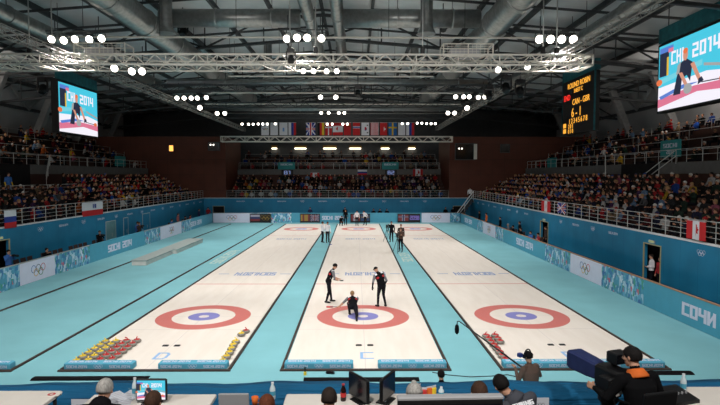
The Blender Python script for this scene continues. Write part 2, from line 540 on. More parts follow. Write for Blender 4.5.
def body_mesh(pose, look, mats, voxel=0.01, fat=1.0, name='person'):
    """one closed surface: tapered limbs, torso, head with features and five-fingered hands fused together;
    faces take the material of the limb or garment nearest to them"""
    P = {k: (V(q) if isinstance(q, tuple) else q) for k, q in pose.items()}
    mb = MB()
    smp = []                                            # (point, radius, region)
    def cap(a, b, r0, r1, reg, n=12):
        a, b = V(a), V(b)
        mb.tube(a, b, r0, r1, n)
        mb.ell(a, (r0, r0, r0), n, 8)
        mb.ell(b, (r1, r1, r1), n, 8)
        for i in range(9):
            t = i / 8
            smp.append((a.lerp(b, t), r0 + (r1 - r0) * t, reg))
    def dot(c, r, reg, R=None):
        mb.ell(c, r if isinstance(r, tuple) else (r, r, r), 10, 8, 0, R)
        smp.append((V(c), min(r) if isinstance(r, tuple) else r, reg))
    # torso
    tf, pf = frame(P['tf'], (P['neck'] - P['chest'])), frame(P['pf'], (P['chest'] - P['pel']))
    tr, tw, tu = tf.col[0], tf.col[1], tf.col[2]
    pr, pw, pu = pf.col[0], pf.col[1], pf.col[2]
    waist = P['pel'].lerp(P['chest'], 0.5)
    wr, ww = (tr + pr).normalized(), (tw + pw).normalized()
    secs = [(P['pel'] - pu * 0.10, pr, pw, 0.115, 0.09), (P['pel'] - pu * 0.03, pr, pw, 0.168, 0.118), (P['pel'] + pu * 0.05, pr, pw, 0.166, 0.118),
            (waist, wr, ww, 0.150, 0.108), (P['chest'] - tu * 0.03, tr, tw, 0.172, 0.122), (P['chest'].lerp(P['neck'], 0.35), tr, tw, 0.188, 0.122),
            (P['chest'].lerp(P['neck'], 0.72), tr, tw, 0.170, 0.098), (P['chest'].lerp(P['neck'], 0.95), tr, tw, 0.105, 0.078), (P['neck'] + tu * 0.02, tr, tw, 0.062, 0.062)]
    rr = []
    for c, a, b, rx, ry in secs:
        rr.append([c + a * (rx * fat * math.copysign(abs(math.cos(t)) ** 0.85, math.cos(t))) + b * (ry * fat * math.sin(t)) for t in [2 * PI * i / 18 for i in range(18)]])
    mb.loft(rr)
    for k, (c, a, b, rx, ry) in enumerate(secs):
        reg = look['legs'] if k < 2 else look['top']
        for sx in (-0.75, -0.4, 0, 0.4, 0.75):
            smp.append((c + a * (rx - ry * 0.85) * sx * 1.2, ry * fat, reg))
    smp.append((P['chest'] + tw * 0.06, 0.10, look.get('front', look['top'])))
    smp.append((P['chest'] - tw * 0.06 + tu * 0.05, 0.10, look.get('back', look['top'])))
    if look.get('panels'):                              # contrasting panels of a team jersey
        for sx in (-1, 1):
            smp.append((P['chest'] + tr * 0.11 * sx - tw * 0.05 + tu * 0.02, 0.085, 'red'))
            smp.append((P['chest'] + tr * 0.12 * sx + tw * 0.05 - tu * 0.03, 0.08, 'red'))
            smp.append((P['chest'].lerp(P['neck'], 0.72) + tr * 0.10 * sx, 0.112, 'white'))
            smp.append((waist + tr * 0.10 * sx, 0.075, 'grey'))
    smp.append((waist, 0.125, look.get('waist', look['top'])))
    # neck and head
    hd = P['head']
    hR = frame(P['hf'], (hd - P['neck']).normalized() + V((0, 0, 0.8)))
    hr, hw, hu = hR.col[0], hR.col[1], hR.col[2]
    cap(P['neck'] - tu * 0.01, hd - hu * 0.06 - hw * 0.015, 0.058, 0.053, 'skin')
    smp.append((P['neck'] + tu * 0.01, 0.064, look['collar']))
    def at(x, y, z):
        return hd + hr * x + hw * y + hu * z
    dot(at(0, -0.008, 0.022), (0.076, 0.094, 0.094), 'skin', hR)
    dot(at(0, 0.018, -0.035), (0.061, 0.068, 0.072), 'skin', hR)
    dot(at(0, 0.056, -0.088), (0.030, 0.026, 0.022), 'skin', hR)
    dot(at(0, 0.080, 0.034), (0.050, 0.014, 0.012), 'skin', hR)
    mb.tube(at(0, 0.084, 0.026), at(0, 0.108, -0.018), 0.008, 0.014, 8)
    dot(at(0, 0.103, -0.020), 0.014, 'skin')
    for sx in (-1, 1):
        dot(at(0.077 * sx, -0.008, -0.002), (0.011, 0.020, 0.031), 'skin', hR)
        dot(at(0.050 * sx, 0.054, -0.018), (0.020, 0.022, 0.018), 'skin', hR)
        smp.append((at(0.031 * sx, 0.088, 0.010), 0.013, 'eye'))
        mb.ell(at(0.031 * sx, 0.080, 0.010), (0.015, 0.012, 0.010), 8, 6, 0, hR)
    for x in (-0.018, 0, 0.018):
        smp.append((at(x, 0.090, -0.056), 0.0095, 'lip'))
    dot(at(0, 0.076, -0.056), (0.026, 0.016, 0.013), 'skin', hR)
    # arms and hands
    sh = P['chest'].lerp(P['neck'], 0.68)
    for s, q in ((-1, 'l'), (1, 'r')):
        S, E, W = sh + tr * P['sw'] * s, P[q + 'el'], P[q + 'wr']
        mb.tube(sh + tr * 0.08 * s, S, 0.07, 0.064, 12)
        smp.append((S, 0.07, look['sleeve']))
        cap(S, E, 0.063 * fat, 0.047, look['sleeve'])
        cap(E, W, 0.046, 0.033, look['fore'])
        d = P[q + 'dir'].normalized()
        side = (P.get(q + 'side') or (tr * -s)).copy()           # towards the thumb
        side = (side - d * side.dot(d)).normalized()
        nrm = d.cross(side).normalized() * (1 if s < 0 else -1)    # palm direction
        hand = look['hand']
        palm0, palm1 = W + d * 0.01, W + d * 0.088
        for k in (-1, 0, 1):
            cap(palm0 + side * 0.018 * k, palm1 + side * 0.024 * k, 0.017, 0.0145, hand, 8)
        cu = P['curl']
        for k, L in ((1.45, 0.068), (0.5, 0.078), (-0.5, 0.072), (-1.45, 0.056)):
            a = palm1 + side * 0.0205 * k
            p, ang = a, 0.25 * cu
            for j, fl in enumerate((0.45, 0.32, 0.26)):
                dd = (d * math.cos(ang) + nrm * math.sin(ang) + side * 0.06 * k * (1 - cu)).normalized()
                q2 = p + dd * L * fl
                cap(p, q2, 0.0098 - j * 0.0009, 0.0092 - j * 0.0009, hand, 8)
                p, ang = q2, ang + 1.15 * cu
        t0 = W + d * 0.032 + side * 0.028
        t1 = t0 + (d * 0.6 + side * 0.8 + nrm * 0.25 * cu).normalized() * 0.034
        t2 = t1 + (d * 0.95 + side * (0.35 - 0.7 * cu) + nrm * 0.7 * cu).normalized() * 0.03
        cap(t0, t1, 0.0125, 0.011, hand, 8)
        cap(t1, t2, 0.011, 0.0095, hand, 8)
        # legs and feet
        Hp = P['pel'] + pr * 0.092 * s - pu * 0.05
        K, A = P[q + 'kn'], P[q + 'an']
        cap(Hp, K, 0.093 * fat, 0.062, look['legs'])
        cap(K, A + (K - A).normalized() * 0.05, 0.062, 0.048, look['legs'])
        calf = K.lerp(A, 0.3)
        back = (A - K).cross(pr).normalized()
        dot(calf + back * 0.012 * (1 if back.y < 0 else -1), 0.058, look['legs'])
        f = P[q + 'ft'].normalized()
        heel = A - f * 0.045 + V((0, 0, -0.04)) if abs(f.z) < 0.75 else A
        cap(A + V((0, 0, 0.0)), heel, 0.044, 0.042, look['shoe'])
        cap(heel, A + f * 0.10 + V((0, 0, -0.025)) * (1 if abs(f.z) < 0.75 else 0), 0.042, 0.042, look['shoe'])
        cap(A + f * 0.10 + V((0, 0, -0.025)) * (1 if abs(f.z) < 0.75 else 0), A + f * 0.165 + V((0, 0, -0.018)) * (1 if abs(f.z) < 0.75 else 0), 0.043, 0.032, look['shoe'])
    o = mb.build(name + '_raw', M['skin'])
    r = o.modifiers.new('fuse', 'REMESH')
    r.mode = 'VOXEL'
    r.voxel_size = voxel
    sm = o.modifiers.new('smooth', 'SMOOTH')
    sm.iterations = 2 if voxel < 0.012 else 1
    sm.factor = 0.4
    dg = bpy.context.evaluated_depsgraph_get()
    me = bpy.data.meshes.new_from_object(o.evaluated_get(dg))
    me.name = name
    old = o.data
    bpy.data.objects.remove(o)
    bpy.data.meshes.remove(old)
    names = list(dict.fromkeys(x[2] for x in smp))
    me.materials.clear()
    for q in names:
        me.materials.append(mats[q])
    n = len(me.polygons)
    ctr = np.empty(n * 3)
    me.polygons.foreach_get('center', ctr)
    ctr = ctr.reshape(n, 3)
    pts = np.array([tuple(x[0]) for x in smp])
    rad = np.array([x[1] for x in smp])
    reg = np.array([names.index(x[2]) for x in smp])
    best = np.full(n, 1e9)
    idx = np.zeros(n, dtype=np.int32)
    for k in range(len(pts)):
        dd = np.sqrt(((ctr - pts[k]) ** 2).sum(1)) - rad[k]
        w = dd < best
        best[w] = dd[w]
        idx[w] = reg[k]
    me.polygons.foreach_set('material_index', idx)
    me.polygons.foreach_set('use_smooth', [True] * n)
    me.update()
    return me, hR, hd

def hair_mb(hR, hd, style, seed=0):
    """hair, knit hat or cap as one closed shell that dips into the skull below the hairline"""
    mb = MB()
    nu, nv = 28, 18
    rg = random.Random(seed)
    vs = []
    for j in range(nv + 1):
        t = -PI / 2 + PI * j / nv
        for i in range(nu):
            a = 2 * PI * i / nu                          # a = pi/2 is the face side
            dx, dy, dz = math.cos(t) * math.cos(a), math.cos(t) * math.sin(a), math.sin(t)
            face = max(0.0, dy)
            line = {'short': 0.36 * face - 0.62 * (1 - face), 'long': 0.40 * face - 1.2 * (1 - face) + 0.1, 'bun': 0.42 * face - 0.42 * (1 - face),
                    'knit': 0.22 * face - 0.12 * (1 - face), 'cap': 0.26 * face - 0.05 * (1 - face), 'hood': 0.45 * face - 1.3 * (1 - face)}[style]
            k = max(0.0, min(1.0, (dz - line) / 0.16 + 0.5))
            thick = {'short': 0.09, 'long': 0.16, 'bun': 0.08, 'knit': 0.17, 'cap': 0.10, 'hood': 0.24}[style]
            s = 0.86 + (0.14 + thick) * k + (rg.uniform(-0.02, 0.03) if style in ('short', 'long', 'bun') else 0.008 * (i % 2 if style == 'knit' else 0))
            ry = 0.098 if dy > 0 else 0.102
            q = V((dx * 0.078 * s, -0.008 + dy * ry * s, 0.022 + dz * 0.096 * s))
            if style in ('long', 'hood') and dz < -0.1:
                q.z -= 0.05 * k
            vs.append(hd + hR @ q)
    fs = [(j * nu + i, j * nu + (i + 1) % nu, (j + 1) * nu + (i + 1) % nu, (j + 1) * nu + i) for j in range(nv) for i in range(nu)]
    mb.add(vs, fs)
    if style == 'bun':
        mb.ell(hd + hR @ V((0, -0.115, 0.05)), (0.04, 0.04, 0.04), 12, 8)
    if style == 'knit':
        mb.ell(hd + hR @ V((0, -0.01, 0.13)), (0.03, 0.03, 0.025), 10, 6)
    if style == 'cap':
        pts = [(math.cos(PI * i / 10) * 0.072, math.sin(PI * i / 10) * 0.075) for i in range(11)]
        mb.prism(pts, hd + hR @ V((0, 0.078, 0.045)), hR.col[0], hR @ V((0, 0.97, -0.22)), hR @ V((0, 0, 0.008)))
    return mb

HAIR = dict(black=(26, 22, 22), brown=(84, 58, 44), dark=(56, 45, 40), fair=(176, 138, 96), grey=(206, 202, 196), white=(206, 204, 200), auburn=(122, 66, 44), white_hat=(214, 212, 208),
            red_hat=(170, 30, 36), navy_hat=(34, 42, 84), black_hat=(18, 18, 20), blue_hat=(40, 90, 168), grey_hat=(120, 118, 116))

def person(label, loc, rz, pose, look=None, cloth=None, hair='short', hcol='dark', hname=None, voxel=0.012, fat=1.0, group=None, mats=None, collar=None):
    """a person is one mesh (the body in its clothes) with hair or headgear as its child"""
    md = dict(skin=M['skin'], lip=M['lip'], eye=M['eye'], top=M['blackcloth'], trousers=M['trousers'], shoe=M['shoe'], glove=M['blackcloth'],
              red=mat('red_jersey', (170, 32, 38), 0.8, var=0.08), white=mat('white_jersey', (226, 224, 228), 0.8, var=0.04), grey=mat('grey_cloth', (120, 120, 124), 0.85, var=0.08))
    if cloth:
        md['top'] = cloth
    if mats:
        md.update(mats)
    me, hR, hd = body_mesh(pose, dict(MAN, **(look or {})), md, voxel, fat)
    o = bpy.data.objects.new('person', me)
    COL.objects.link(o)
    o.location = loc
    o.rotation_euler = (0, 0, rz)
    tag(o, label, 'person', group)
    if hair:
        nm = hname or {'cap': 'cap', 'knit': 'knit_hat', 'hood': 'hood'}.get(hair, 'hair')
        h = hair_mb(hR, hd, hair).build(nm, M['haircol'], o, smooth=True)
        h.color = srgb(*HAIR[hcol])
    if collar:
        ax = (V(pose['head']) - V(pose['neck'])).normalized()
        MB().lathe([(0.125, -0.055), (0.128, -0.035), (0.092, 0.03), (0.082, 0.045), (0.068, 0.03), (0.08, -0.05)], 20, pose['neck'], 0, ax).build('collar', collar, o, smooth=True)
    return o

def P_(base, **k):
    return dict(base, **k)

# ------------------------------------------------------------------ players on the ice
def broom(label, a, b, pad, padcol=M['redplastic'], shaft=M['black']):
    """curling broom: thin shaft from grip a to head b, with a brush pad"""
    a, b = V(a), V(b)
    r = thing('curling_broom', label, 'broom', b)
    MB().tube(V((0, 0, 0.03)), a - b, 0.014, 0.016, 10).build('shaft', shaft, r)
    MB().obox((0, 0, 0.028), V((pad, 0, 0)), V((0, pad * 0.45, 0)), V((0, 0, 0.022))).build('brush_head', padcol, r, bevel=0.008)
    d = (a - b).normalized()
    MB().tube(a - b - d * 0.22, a - b, 0.018, 0.018, 10).build('grip', M['rubber'], r)
    return r

BLACKRED = dict(front='red', back='top', sleeve='grey', fore='skin')
# sweeper on the left, side-on, leaning over the ice
person('tall person in black and red vest leaning forward, left of the throwing curler', (-1.46, 23.5, 0.035), math.radians(-78),
       P_(STAND, pel=(0, -0.03, 0.95), chest=(0, 0.08, 1.27), neck=(0, 0.17, 1.44), head=(0, 0.26, 1.60), hf=(0, 1, -0.55),
          lel=(-0.24, 0.20, 1.10), lwr=(-0.12, 0.42, 1.02), rel=(0.24, 0.20, 1.10), rwr=(0.12, 0.38, 1.00), ldir=(0.3, 1, -0.1), rdir=(-0.3, 1, -0.1), curl=0.9,
          lkn=(-0.10, 0.06, 0.50), lan=(-0.12, 0.12, 0.09), rkn=(0.10, -0.03, 0.50), ran=(0.11, -0.15, 0.09)),
       dict(front='red', sleeve='grey', fore='skin', panels=True), hair='short', hcol='black', voxel=0.009, fat=1.12)
broom('black curling broom held level by the leaning player left of the rings', (-1.28, 23.60, 1.03), (-0.90, 23.40, 1.0), 0.07, M['black'])
person('person in black cap and red-trimmed black jersey looking down, right of the rings', (0.80, 22.75, 0.03), math.radians(24),
       P_(STAND, pel=(0, -0.02, 0.95), chest=(-0.05, 0.05, 1.27), neck=(-0.10, 0.11, 1.44), head=(-0.17, 0.18, 1.58), hf=(-0.35, 1, -0.6),
          lel=(-0.33, 0.12, 1.08), lwr=(-0.31, 0.22, 0.84), rel=(0.27, 0.02, 1.10), rwr=(0.22, 0.14, 0.90),
          lkn=(-0.12, 0.05, 0.51), lan=(-0.15, 0.02, 0.09), rkn=(0.12, 0.03, 0.50), ran=(0.17, -0.08, 0.09)),
       dict(sleeve='grey', fore='top', hand='glove', waist='top', panels=True), hair='cap', hcol='black_hat', voxel=0.009, fat=1.14)
person('crouching fair-haired person in black sliding out of the rings in a delivery lunge', (-0.40, 21.35, 0.03), math.radians(4),
       P_(STAND, pel=(0, 0.0, 0.36), chest=(0.0, 0.26, 0.52), neck=(0, 0.40, 0.63), head=(0, 0.50, 0.76), hf=(0, 1, -0.1), tf=(0, 0.5, -0.85), pf=(0, 0.5, -0.8),
          lel=(-0.36, 0.42, 0.42), lwr=(-0.52, 0.52, 0.24), ldir=(-0.7, 0.5, -0.3), rel=(0.18, 0.62, 0.38), rwr=(0.06, 0.82, 0.24), rdir=(-0.1, 1, -0.2),
          lkn=(-0.17, 0.36, 0.40), lan=(-0.13, 0.05, 0.09), rkn=(0.12, -0.42, 0.12), ran=(0.08, -0.84, 0.10), rft=(0.05, -0.6, -0.9), lft=(-0.15, 1, -0.2), curl=0.8),
       dict(sleeve='grey', fore='skin', panels=True), hair='short', hcol='fair', voxel=0.009, fat=1.1)
broom('curling broom with a red brush head laid on the red ring beside the thrower', (-0.93, 21.88, 0.24), (-1.40, 22.62, 0.03), 0.14)

# opponents waiting on the walkway and at the far house
person('person in white jacket and black trousers standing on the walkway, the left one of two', (-3.10, 45.1, 0.0), math.radians(-70),
       P_(STAND, lel=(-0.24, 0.10, 1.15), lwr=(-0.10, 0.25, 1.10), ldir=(0.6, 0.6, 0)), cloth=mat('white_jersey', (226, 224, 228), 0.8, var=0.04), hcol='brown', voxel=0.016)
person('person in white jacket holding a blue-headed broom on the walkway', (-2.66, 44.9, 0.0), math.radians(-150),
       P_(STAND, lan=(-0.16, -0.1, 0.09), ran=(0.14, 0.06, 0.09)), cloth=mat('white_jersey', (226, 224, 228), 0.8, var=0.04), hcol='dark', voxel=0.016)
broom('curling broom with a blue brush head reaching down the teal walkway', (-2.58, 44.5, 0.95), (-2.36, 43.4, 0.02), 0.12, M['blue'])
person('person in white jacket and black trousers at the far rings, the left one of two', (-0.17, 59.9, 0.03), PI,
       P_(STAND, chest=(0, 0.05, 1.28), neck=(0, 0.12, 1.45), head=(0, 0.18, 1.6)), cloth=mat('white_jersey', (226, 224, 228), 0.8, var=0.04), hcol='black', voxel=0.02)
person('person in white jacket bending at the far rings, the right one of two', (0.78, 60.3, 0.03), math.radians(140),
       P_(STAND, chest=(0, 0.10, 1.26), neck=(0, 0.2, 1.42), head=(0, 0.28, 1.55), ran=(0.3, -0.1, 0.09)), cloth=mat('white_jersey', (226, 224, 228), 0.8, var=0.04), hcol='dark', voxel=0.02)
person('person in black standing upright behind the far rings of the middle sheet', (-1.45, 60.4, 0.03), PI, P_(STAND), hcol='black', voxel=0.02)
person('person in black crouching low beside the far rings of the middle sheet', (-1.98, 60.0, 0.03), math.radians(200),
       P_(STAND, pel=(0, 0, 0.42), chest=(0, 0.16, 0.70), neck=(0, 0.24, 0.86), head=(0, 0.30, 1.0), lkn=(-0.16, 0.36, 0.5), lan=(-0.14, 0.05, 0.09),
          rkn=(0.16, 0.36, 0.42), ran=(0.14, 0.02, 0.09), lel=(-0.26, 0.3, 0.62), lwr=(-0.12, 0.46, 0.5), rel=(0.26, 0.3, 0.62), rwr=(0.12, 0.46, 0.5)), hcol='dark', voxel=0.02)

# camera crew on the right-hand walkway
person('person in black suit standing on the right walkway beside a small camera', (2.72, 45.3, 0.0), math.radians(170), P_(STAND), hcol='brown', voxel=0.016)
person('camera operator person in brown jacket standing behind a tripod on the walkway', (3.02, 39.5, 0.0), math.radians(165),
       P_(STAND, lel=(-0.26, 0.12, 1.18), lwr=(-0.12, 0.30, 1.28), rel=(0.26, 0.12, 1.18), rwr=(0.12, 0.30, 1.28), ldir=(0.2, 1, 0.2), rdir=(-0.2, 1, 0.2)),
       cloth=mat('brown_jacket', (74, 54, 44), 0.85), hcol='brown', voxel=0.016)
person('person in dark jacket beside the brown-jacketed operator on the walkway', (3.30, 42.6, 0.0), math.radians(185), P_(STAND), cloth=mat('umber_jacket', (58, 46, 42), 0.85), hcol='auburn', voxel=0.016)
def tripod_camera(label, loc, rz, h=1.35, s=1.0, spread=0.36):
    r = thing('video_camera', label, 'camera', loc, rz)
    for k in range(3):
        a = PI / 2 + k * 2 * PI / 3
        MB().tube((0, 0, h - 0.12), (math.cos(a) * spread, math.sin(a) * spread, 0.0), 0.022, 0.016, 8).build('leg', M['black'], r)
    MB().cbox(-0.06, 0.06, -0.07, 0.07, h - 0.12, h, 0.01).build('pan_head', M['black'], r)
    MB().cbox(-0.09 * s, 0.09 * s, -0.22 * s, 0.2 * s, h, h + 0.2 * s, 0.02).build('camera_body', M['black'], r)
    MB().lathe([(0.05 * s, 0), (0.055 * s, 0.12 * s), (0.075 * s, 0.14 * s), (0.075 * s, 0.22 * s)], 14, (0, 0.2 * s, h + 0.1 * s), 0, (0, 1, 0)).build('lens', M['black'], r)
    MB().cbox(-0.2 * s, -0.1 * s, -0.1 * s, 0.02 * s, h + 0.12 * s, h + 0.2 * s, 0.01).build('viewfinder', M['black'], r)
    MB().tube((0.04, -0.05, h - 0.04), (0.16, -0.5, h - 0.1), 0.012, 0.014, 8).build('pan_handle', M['black'], r)
    return r
tripod_camera('video camera on black tripod in front of the brown-jacketed operator', (2.72, 38.85, 0), PI, 1.25)
tripod_camera('small camera on black tripod left of the suited person on the walkway', (2.32, 45.0, 0), PI, 1.3)

# ------------------------------------------------------------------ stones
def stone_proto(colour, label):
    r = thing('curling_stone', label, 'curling stone')
    MB().lathe([(0.03, 0.0), (0.07, 0.0), (0.12, 0.022), (0.143, 0.055), (0.143, 0.075), (0.12, 0.106), (0.09, 0.116), (0.03, 0.118)], 24).build('stone_body', M['granite'], r, smooth=True)
    h = MB().lathe([(0.098, 0.108), (0.098, 0.122), (0.07, 0.130), (0.02, 0.131)], 20)
    h.build('cover', colour, r, smooth=True)
    MB().path([(0, -0.05, 0.125), (0, -0.055, 0.165), (0, -0.03, 0.185), (0, 0.05, 0.188), (0, 0.085, 0.186)], [0.02, 0.017, 0.016, 0.016, 0.012], 8).build('handle', colour, r, smooth=True)
    return r
sy = stone_proto(M['yellowplastic'], '')
sr = stone_proto(M['redplastic'], '')
index_children(None)
used = {'y': False, 'r': False}
def put_stone(c, x, y, rz, label, group):
    p = sy if c == 'y' else sr
    o = p if not used[c] else copy_tree(p)
    used[c] = True
    o.location = (x, y, 0.031)
    o.rotation_euler = (0, 0, rz)
    o['label'] = label
    o['group'] = group
    return o
cname = {'y': 'yellow', 'r': 'red'}
for c in range(4):
    for k in range(6):
        col = 'y' if c < 2 else 'r'
        put_stone(col, -8.62 + c * 0.33, 15.85 + k * 0.37 + 0.05 * c, random.uniform(-0.4, 0.4) + 0.6,
                  f'{cname[col]}-handled stone parked on the left sheet, {["leftmost", "second", "third", "rightmost"][c]} column, {ORD[k]} from the near end', 'stones parked in rows on the left sheet')
for k in range(6):
    put_stone('y', -4.26 + 0.03 * math.sin(k), 15.82 + k * 0.38, 0.7, f'yellow-handled stone lined up along the left sheet edge, {ORD[k]} from the near end', 'yellow stones along the right edge of the left sheet')
put_stone('y', -4.28, 18.55, 0.5, 'lone yellow-handled stone in front of the edge, touching a red one', 'pair of stones apart from the yellow line')
put_stone('r', -4.20, 18.92, 0.5, 'red-handled stone behind the lone yellow one at the sheet edge', 'pair of stones apart from the yellow line')
for c, n_ in ((0, 8), (1, 3)):
    for k in range(n_):
        put_stone('r', 4.22 + 0.31 * c, 15.9 + k * 0.345 + 1.75 * c, -0.6, f'red-handled stone along the right sheet edge, {["outer", "inner"][c]} line, {ORD[k]} from the near end', 'red stones along the left edge of the right sheet')
put_stone('r', -0.33, 22.42, 0.1, 'red-handled stone being delivered at the hand of the crouching player', 'stone in play')

# ------------------------------------------------------------------ the setting
XC = -2.58                       # centre line of the hall
HW = 16.6                        # half width between the blue barriers
XL, XR = XC - HW, XC + HW        # -19.18, 14.02
BL, BR_, BY = XC - 14.8, XC + 14.8, 64.3     # advertising boards
YB = 67.0                        # back barrier
WT = 2.8                         # barrier height
Y0 = 7.3                         # barrier under the near stand
OUT = 32.6                       # half width to the outer walls

struct('floor', MB().box(XC - OUT, XC + OUT, -8, 90, -0.4, -0.012), M['floor'])
struct('floor_carpet', MB().box(BL, BR_, Y0, BY, -0.012, 0.0), M['carpet'])

def barrier(name, axis, pos, a0, a1, holes, out):
    """blue barrier with door openings; out is the side away from the ice"""
    mb, cap = MB(), MB()
    t = 0.2 * out
    lo, hi = min(pos, pos + t), max(pos, pos + t)
    def bx(b, s0, s1, z0, z1, g=0.0):
        if axis == 'x':
            b.box(lo - g, hi + g, s0, s1, z0, z1)
        else:
            b.box(s0, s1, lo - g, hi + g, z0, z1)
    cur = a0
    for h0, h1, hz in sorted(holes):
        bx(mb, cur, h0, 0, WT)
        bx(mb, h0, h1, hz, WT)
        cur = h1
    bx(mb, cur, a1, 0, WT)
    w = struct(name, mb, M['wall_blue'])
    bx(cap, a0, a1, WT, WT + 0.06, 0.03)
    cap.build('coping', M['white'], w)
    lt = MB()
    k, s = 0, a0 + 2.0
    while s < a1 - 1.5:
        if all(not (h0 - 1.2 < s < h1 + 1.2) for h0, h1, hz in holes):
            inside = pos - 0.002 * out
            o = (inside, s, 2.42) if axis == 'x' else (s, inside, 2.42)
            ux = (0, 1 if pos < 0 else -1, 0) if axis == 'x' else (1, 0, 0)
            if k % 2 == 0:
                strokes(lt, 'SOCHI.2014', o, ux, (0, 0, 1), 0.13, w=1.05, depth=0.004)
            else:
                rings(lt, o, ux, (0, 0, 1), 0.085, depth=0.004, same=0)
            k += 1
        s += 2.55
    lt.build('lettering', M['lilac'], w)
    return w
LH = [(27.7, 29.35, 2.15)]
RH = [(24.95, 26.5, 2.28), (39.75, 41.5, 2.12)]
BH = [(-18.1, -16.65, 1.8), (11.85, 13.35, 1.8)]
barrier('wall_left', 'x', XL, Y0, YB + 0.2, LH, -1)
barrier('wall_right', 'x', XR, Y0, YB + 0.2, RH, 1)
barrier('wall_back', 'y', YB, XL, XR, BH, 1)

def door(n, axis, pos, h0, h1, hz, out, leaf=None, fm='doorframe'):
    mb = MB()
    w = 0.05
    lo, hi = pos - 0.03 * out, pos + 0.03 * out
    lo, hi = min(lo, hi), max(lo, hi)
    for s0, s1, z0, z1 in ((h0, h0 + w, 0, hz), (h1 - w, h1, 0, hz), (h0, h1, hz, hz + w)):
        if axis == 'x':
            mb.box(lo, hi, s0, s1, z0, z1)
        else:
            mb.box(s0, s1, lo, hi, z0, z1)
    o = struct(f'door_{n}', mb, M[fm])
    if leaf:
        lf = MB()
        lf.box(pos + 0.0 * out, pos - 0.02 * out, h0 + w, h1 - w, 0, hz) if axis == 'x' else lf.box(h0 + w, h1 - w, pos - 0.02, pos, 0, hz)
        lf.build('door_leaf', leaf, o)
        hp = (h0 + h1) / 2 + 0.12
        MB().tube((pos - 0.05 * out, hp, 0.9), (pos - 0.05 * out, hp, 1.2), 0.014, n=8).build('handle', M['rail'], o)
    return o
n = 1
for ax, pos, hs, out in (('x', XL, LH, -1), ('x', XR, RH, 1), ('y', YB, BH, 1)):
    for h in hs:
        door(n, ax, pos, *h, out, leaf=M['dark'] if ax == 'y' else None)  # back doorways get a dark panel painted as their unlit inside
        n += 1
gl = mat('frosted_glass', (96, 140, 146), 0.3, spec=0.5)
door(6, 'x', XL, 40.6, 42.3, 2.1, -1, gl, 'rail')
door(7, 'x', XL, 43.7, 44.6, 2.15, -1, M['wall_blue'], 'rail')
door(8, 'x', XL, 47.6, 49.3, 2.2, -1, M['wall_blue'], 'rail')
# green exit lights above three doorways
for lab, p, s in (('green exit light over the doorway holding the two people', (XR - 0.03, 25.72, 2.45), -1), ('green exit light over the doorway near the blue-jacketed officials', (XR - 0.03, 40.6, 2.29), -1),
                  ('green exit light over the doorway at the left edge', (XL + 0.03, 28.5, 2.32), 1)):
    t = thing('exit_light', lab, 'sign', p)
    MB().cbox(-0.03, 0.03, -0.25, 0.25, -0.06, 0.06, 0.01).build('case', M['rail'], t)
    MB().box(0.031 * s, 0.033 * s, -0.22, 0.22, -0.04, 0.04).build('diffuser', mat('exit_glow', (210, 220, 150), emit=0.5), t)

# stepped stands: offsets are measured outward from the barrier
LOW = [(0.83 + 0.85 * i, 2.45 + 0.40 * i) for i in range(6)]       # seat offset, tread height
UP = [(7.55 + 0.85 * i, 6.15 + 0.44 * i) for i in range(8)]
STANDS = {}
def stand(name, place, s0, s1, low, up, step):
    """place(mb, d0, d1, s0, s1, z0, z1) puts a box at offsets d0..d1 from the barrier"""
    mb = MB()
    for d, z in low:
        place(mb, d - 0.45, d + 0.41, s0, s1, z - (0.15 if z < 2.5 else 0.55), z)
    place(mb, 0.2, 0.31, s0, s1, 2.3, 2.45)
    place(mb, 5.42, 7.1, s0, s1, 4.2, 4.6)
    for d, z in up:
        place(mb, d - 0.45, d + 0.41, s0, s1, z - 0.6, z)
    st = struct(name, mb, M['concrete'])
    pb = MB()
    place(pb, 6.85, 6.98, s0, s1, 4.6, 5.75)
    pb.build('vomitory_wall', M['brownpanel'], st)
    pp = MB()
    place(pp, 6.80, 7.02, s0, s1, 5.75, 6.5)
    pp.build('parapet', M['parapet'], st)
    STANDS[{'back': 'far'}.get(name.split('_')[-1], name.split('_')[-1])] = st
    return st
def pl_left(mb, d0, d1, s0, s1, z0, z1):
    mb.box(XL - d1, XL - d0, s0, s1, z0, z1)
def pl_right(mb, d0, d1, s0, s1, z0, z1):
    mb.box(XR + d0, XR + d1, s0, s1, z0, z1)
def pl_back(mb, d0, d1, s0, s1, z0, z1):
    mb.box(s0, s1, YB + d0, YB + d1, z0, z1)
TL, TR = -16.48, 11.39          # inner faces of the timber towers
stand('stepped_floor_left', pl_left, Y0, 66.9, LOW, UP, 1)
stand('stepped_floor_right', pl_right, Y0, 66.9, LOW, UP, 1)
UPB = [(7.55 + 0.85 * i, 6.05 + 0.38 * i) for i in range(6)]
stand('stepped_floor_back', pl_back, TL + 0.02, TR - 0.02, LOW, UPB, 1)

# timber-clad towers in the back corners
struct('wall_tower_left', MB().box(XC - OUT, TL, YB + 0.22, 76, 0, 10.45), M['wood'])
struct('wall_tower_right', MB().box(TR, XC + OUT, YB + 0.22, 76, 0, 10.45), M['wood'])
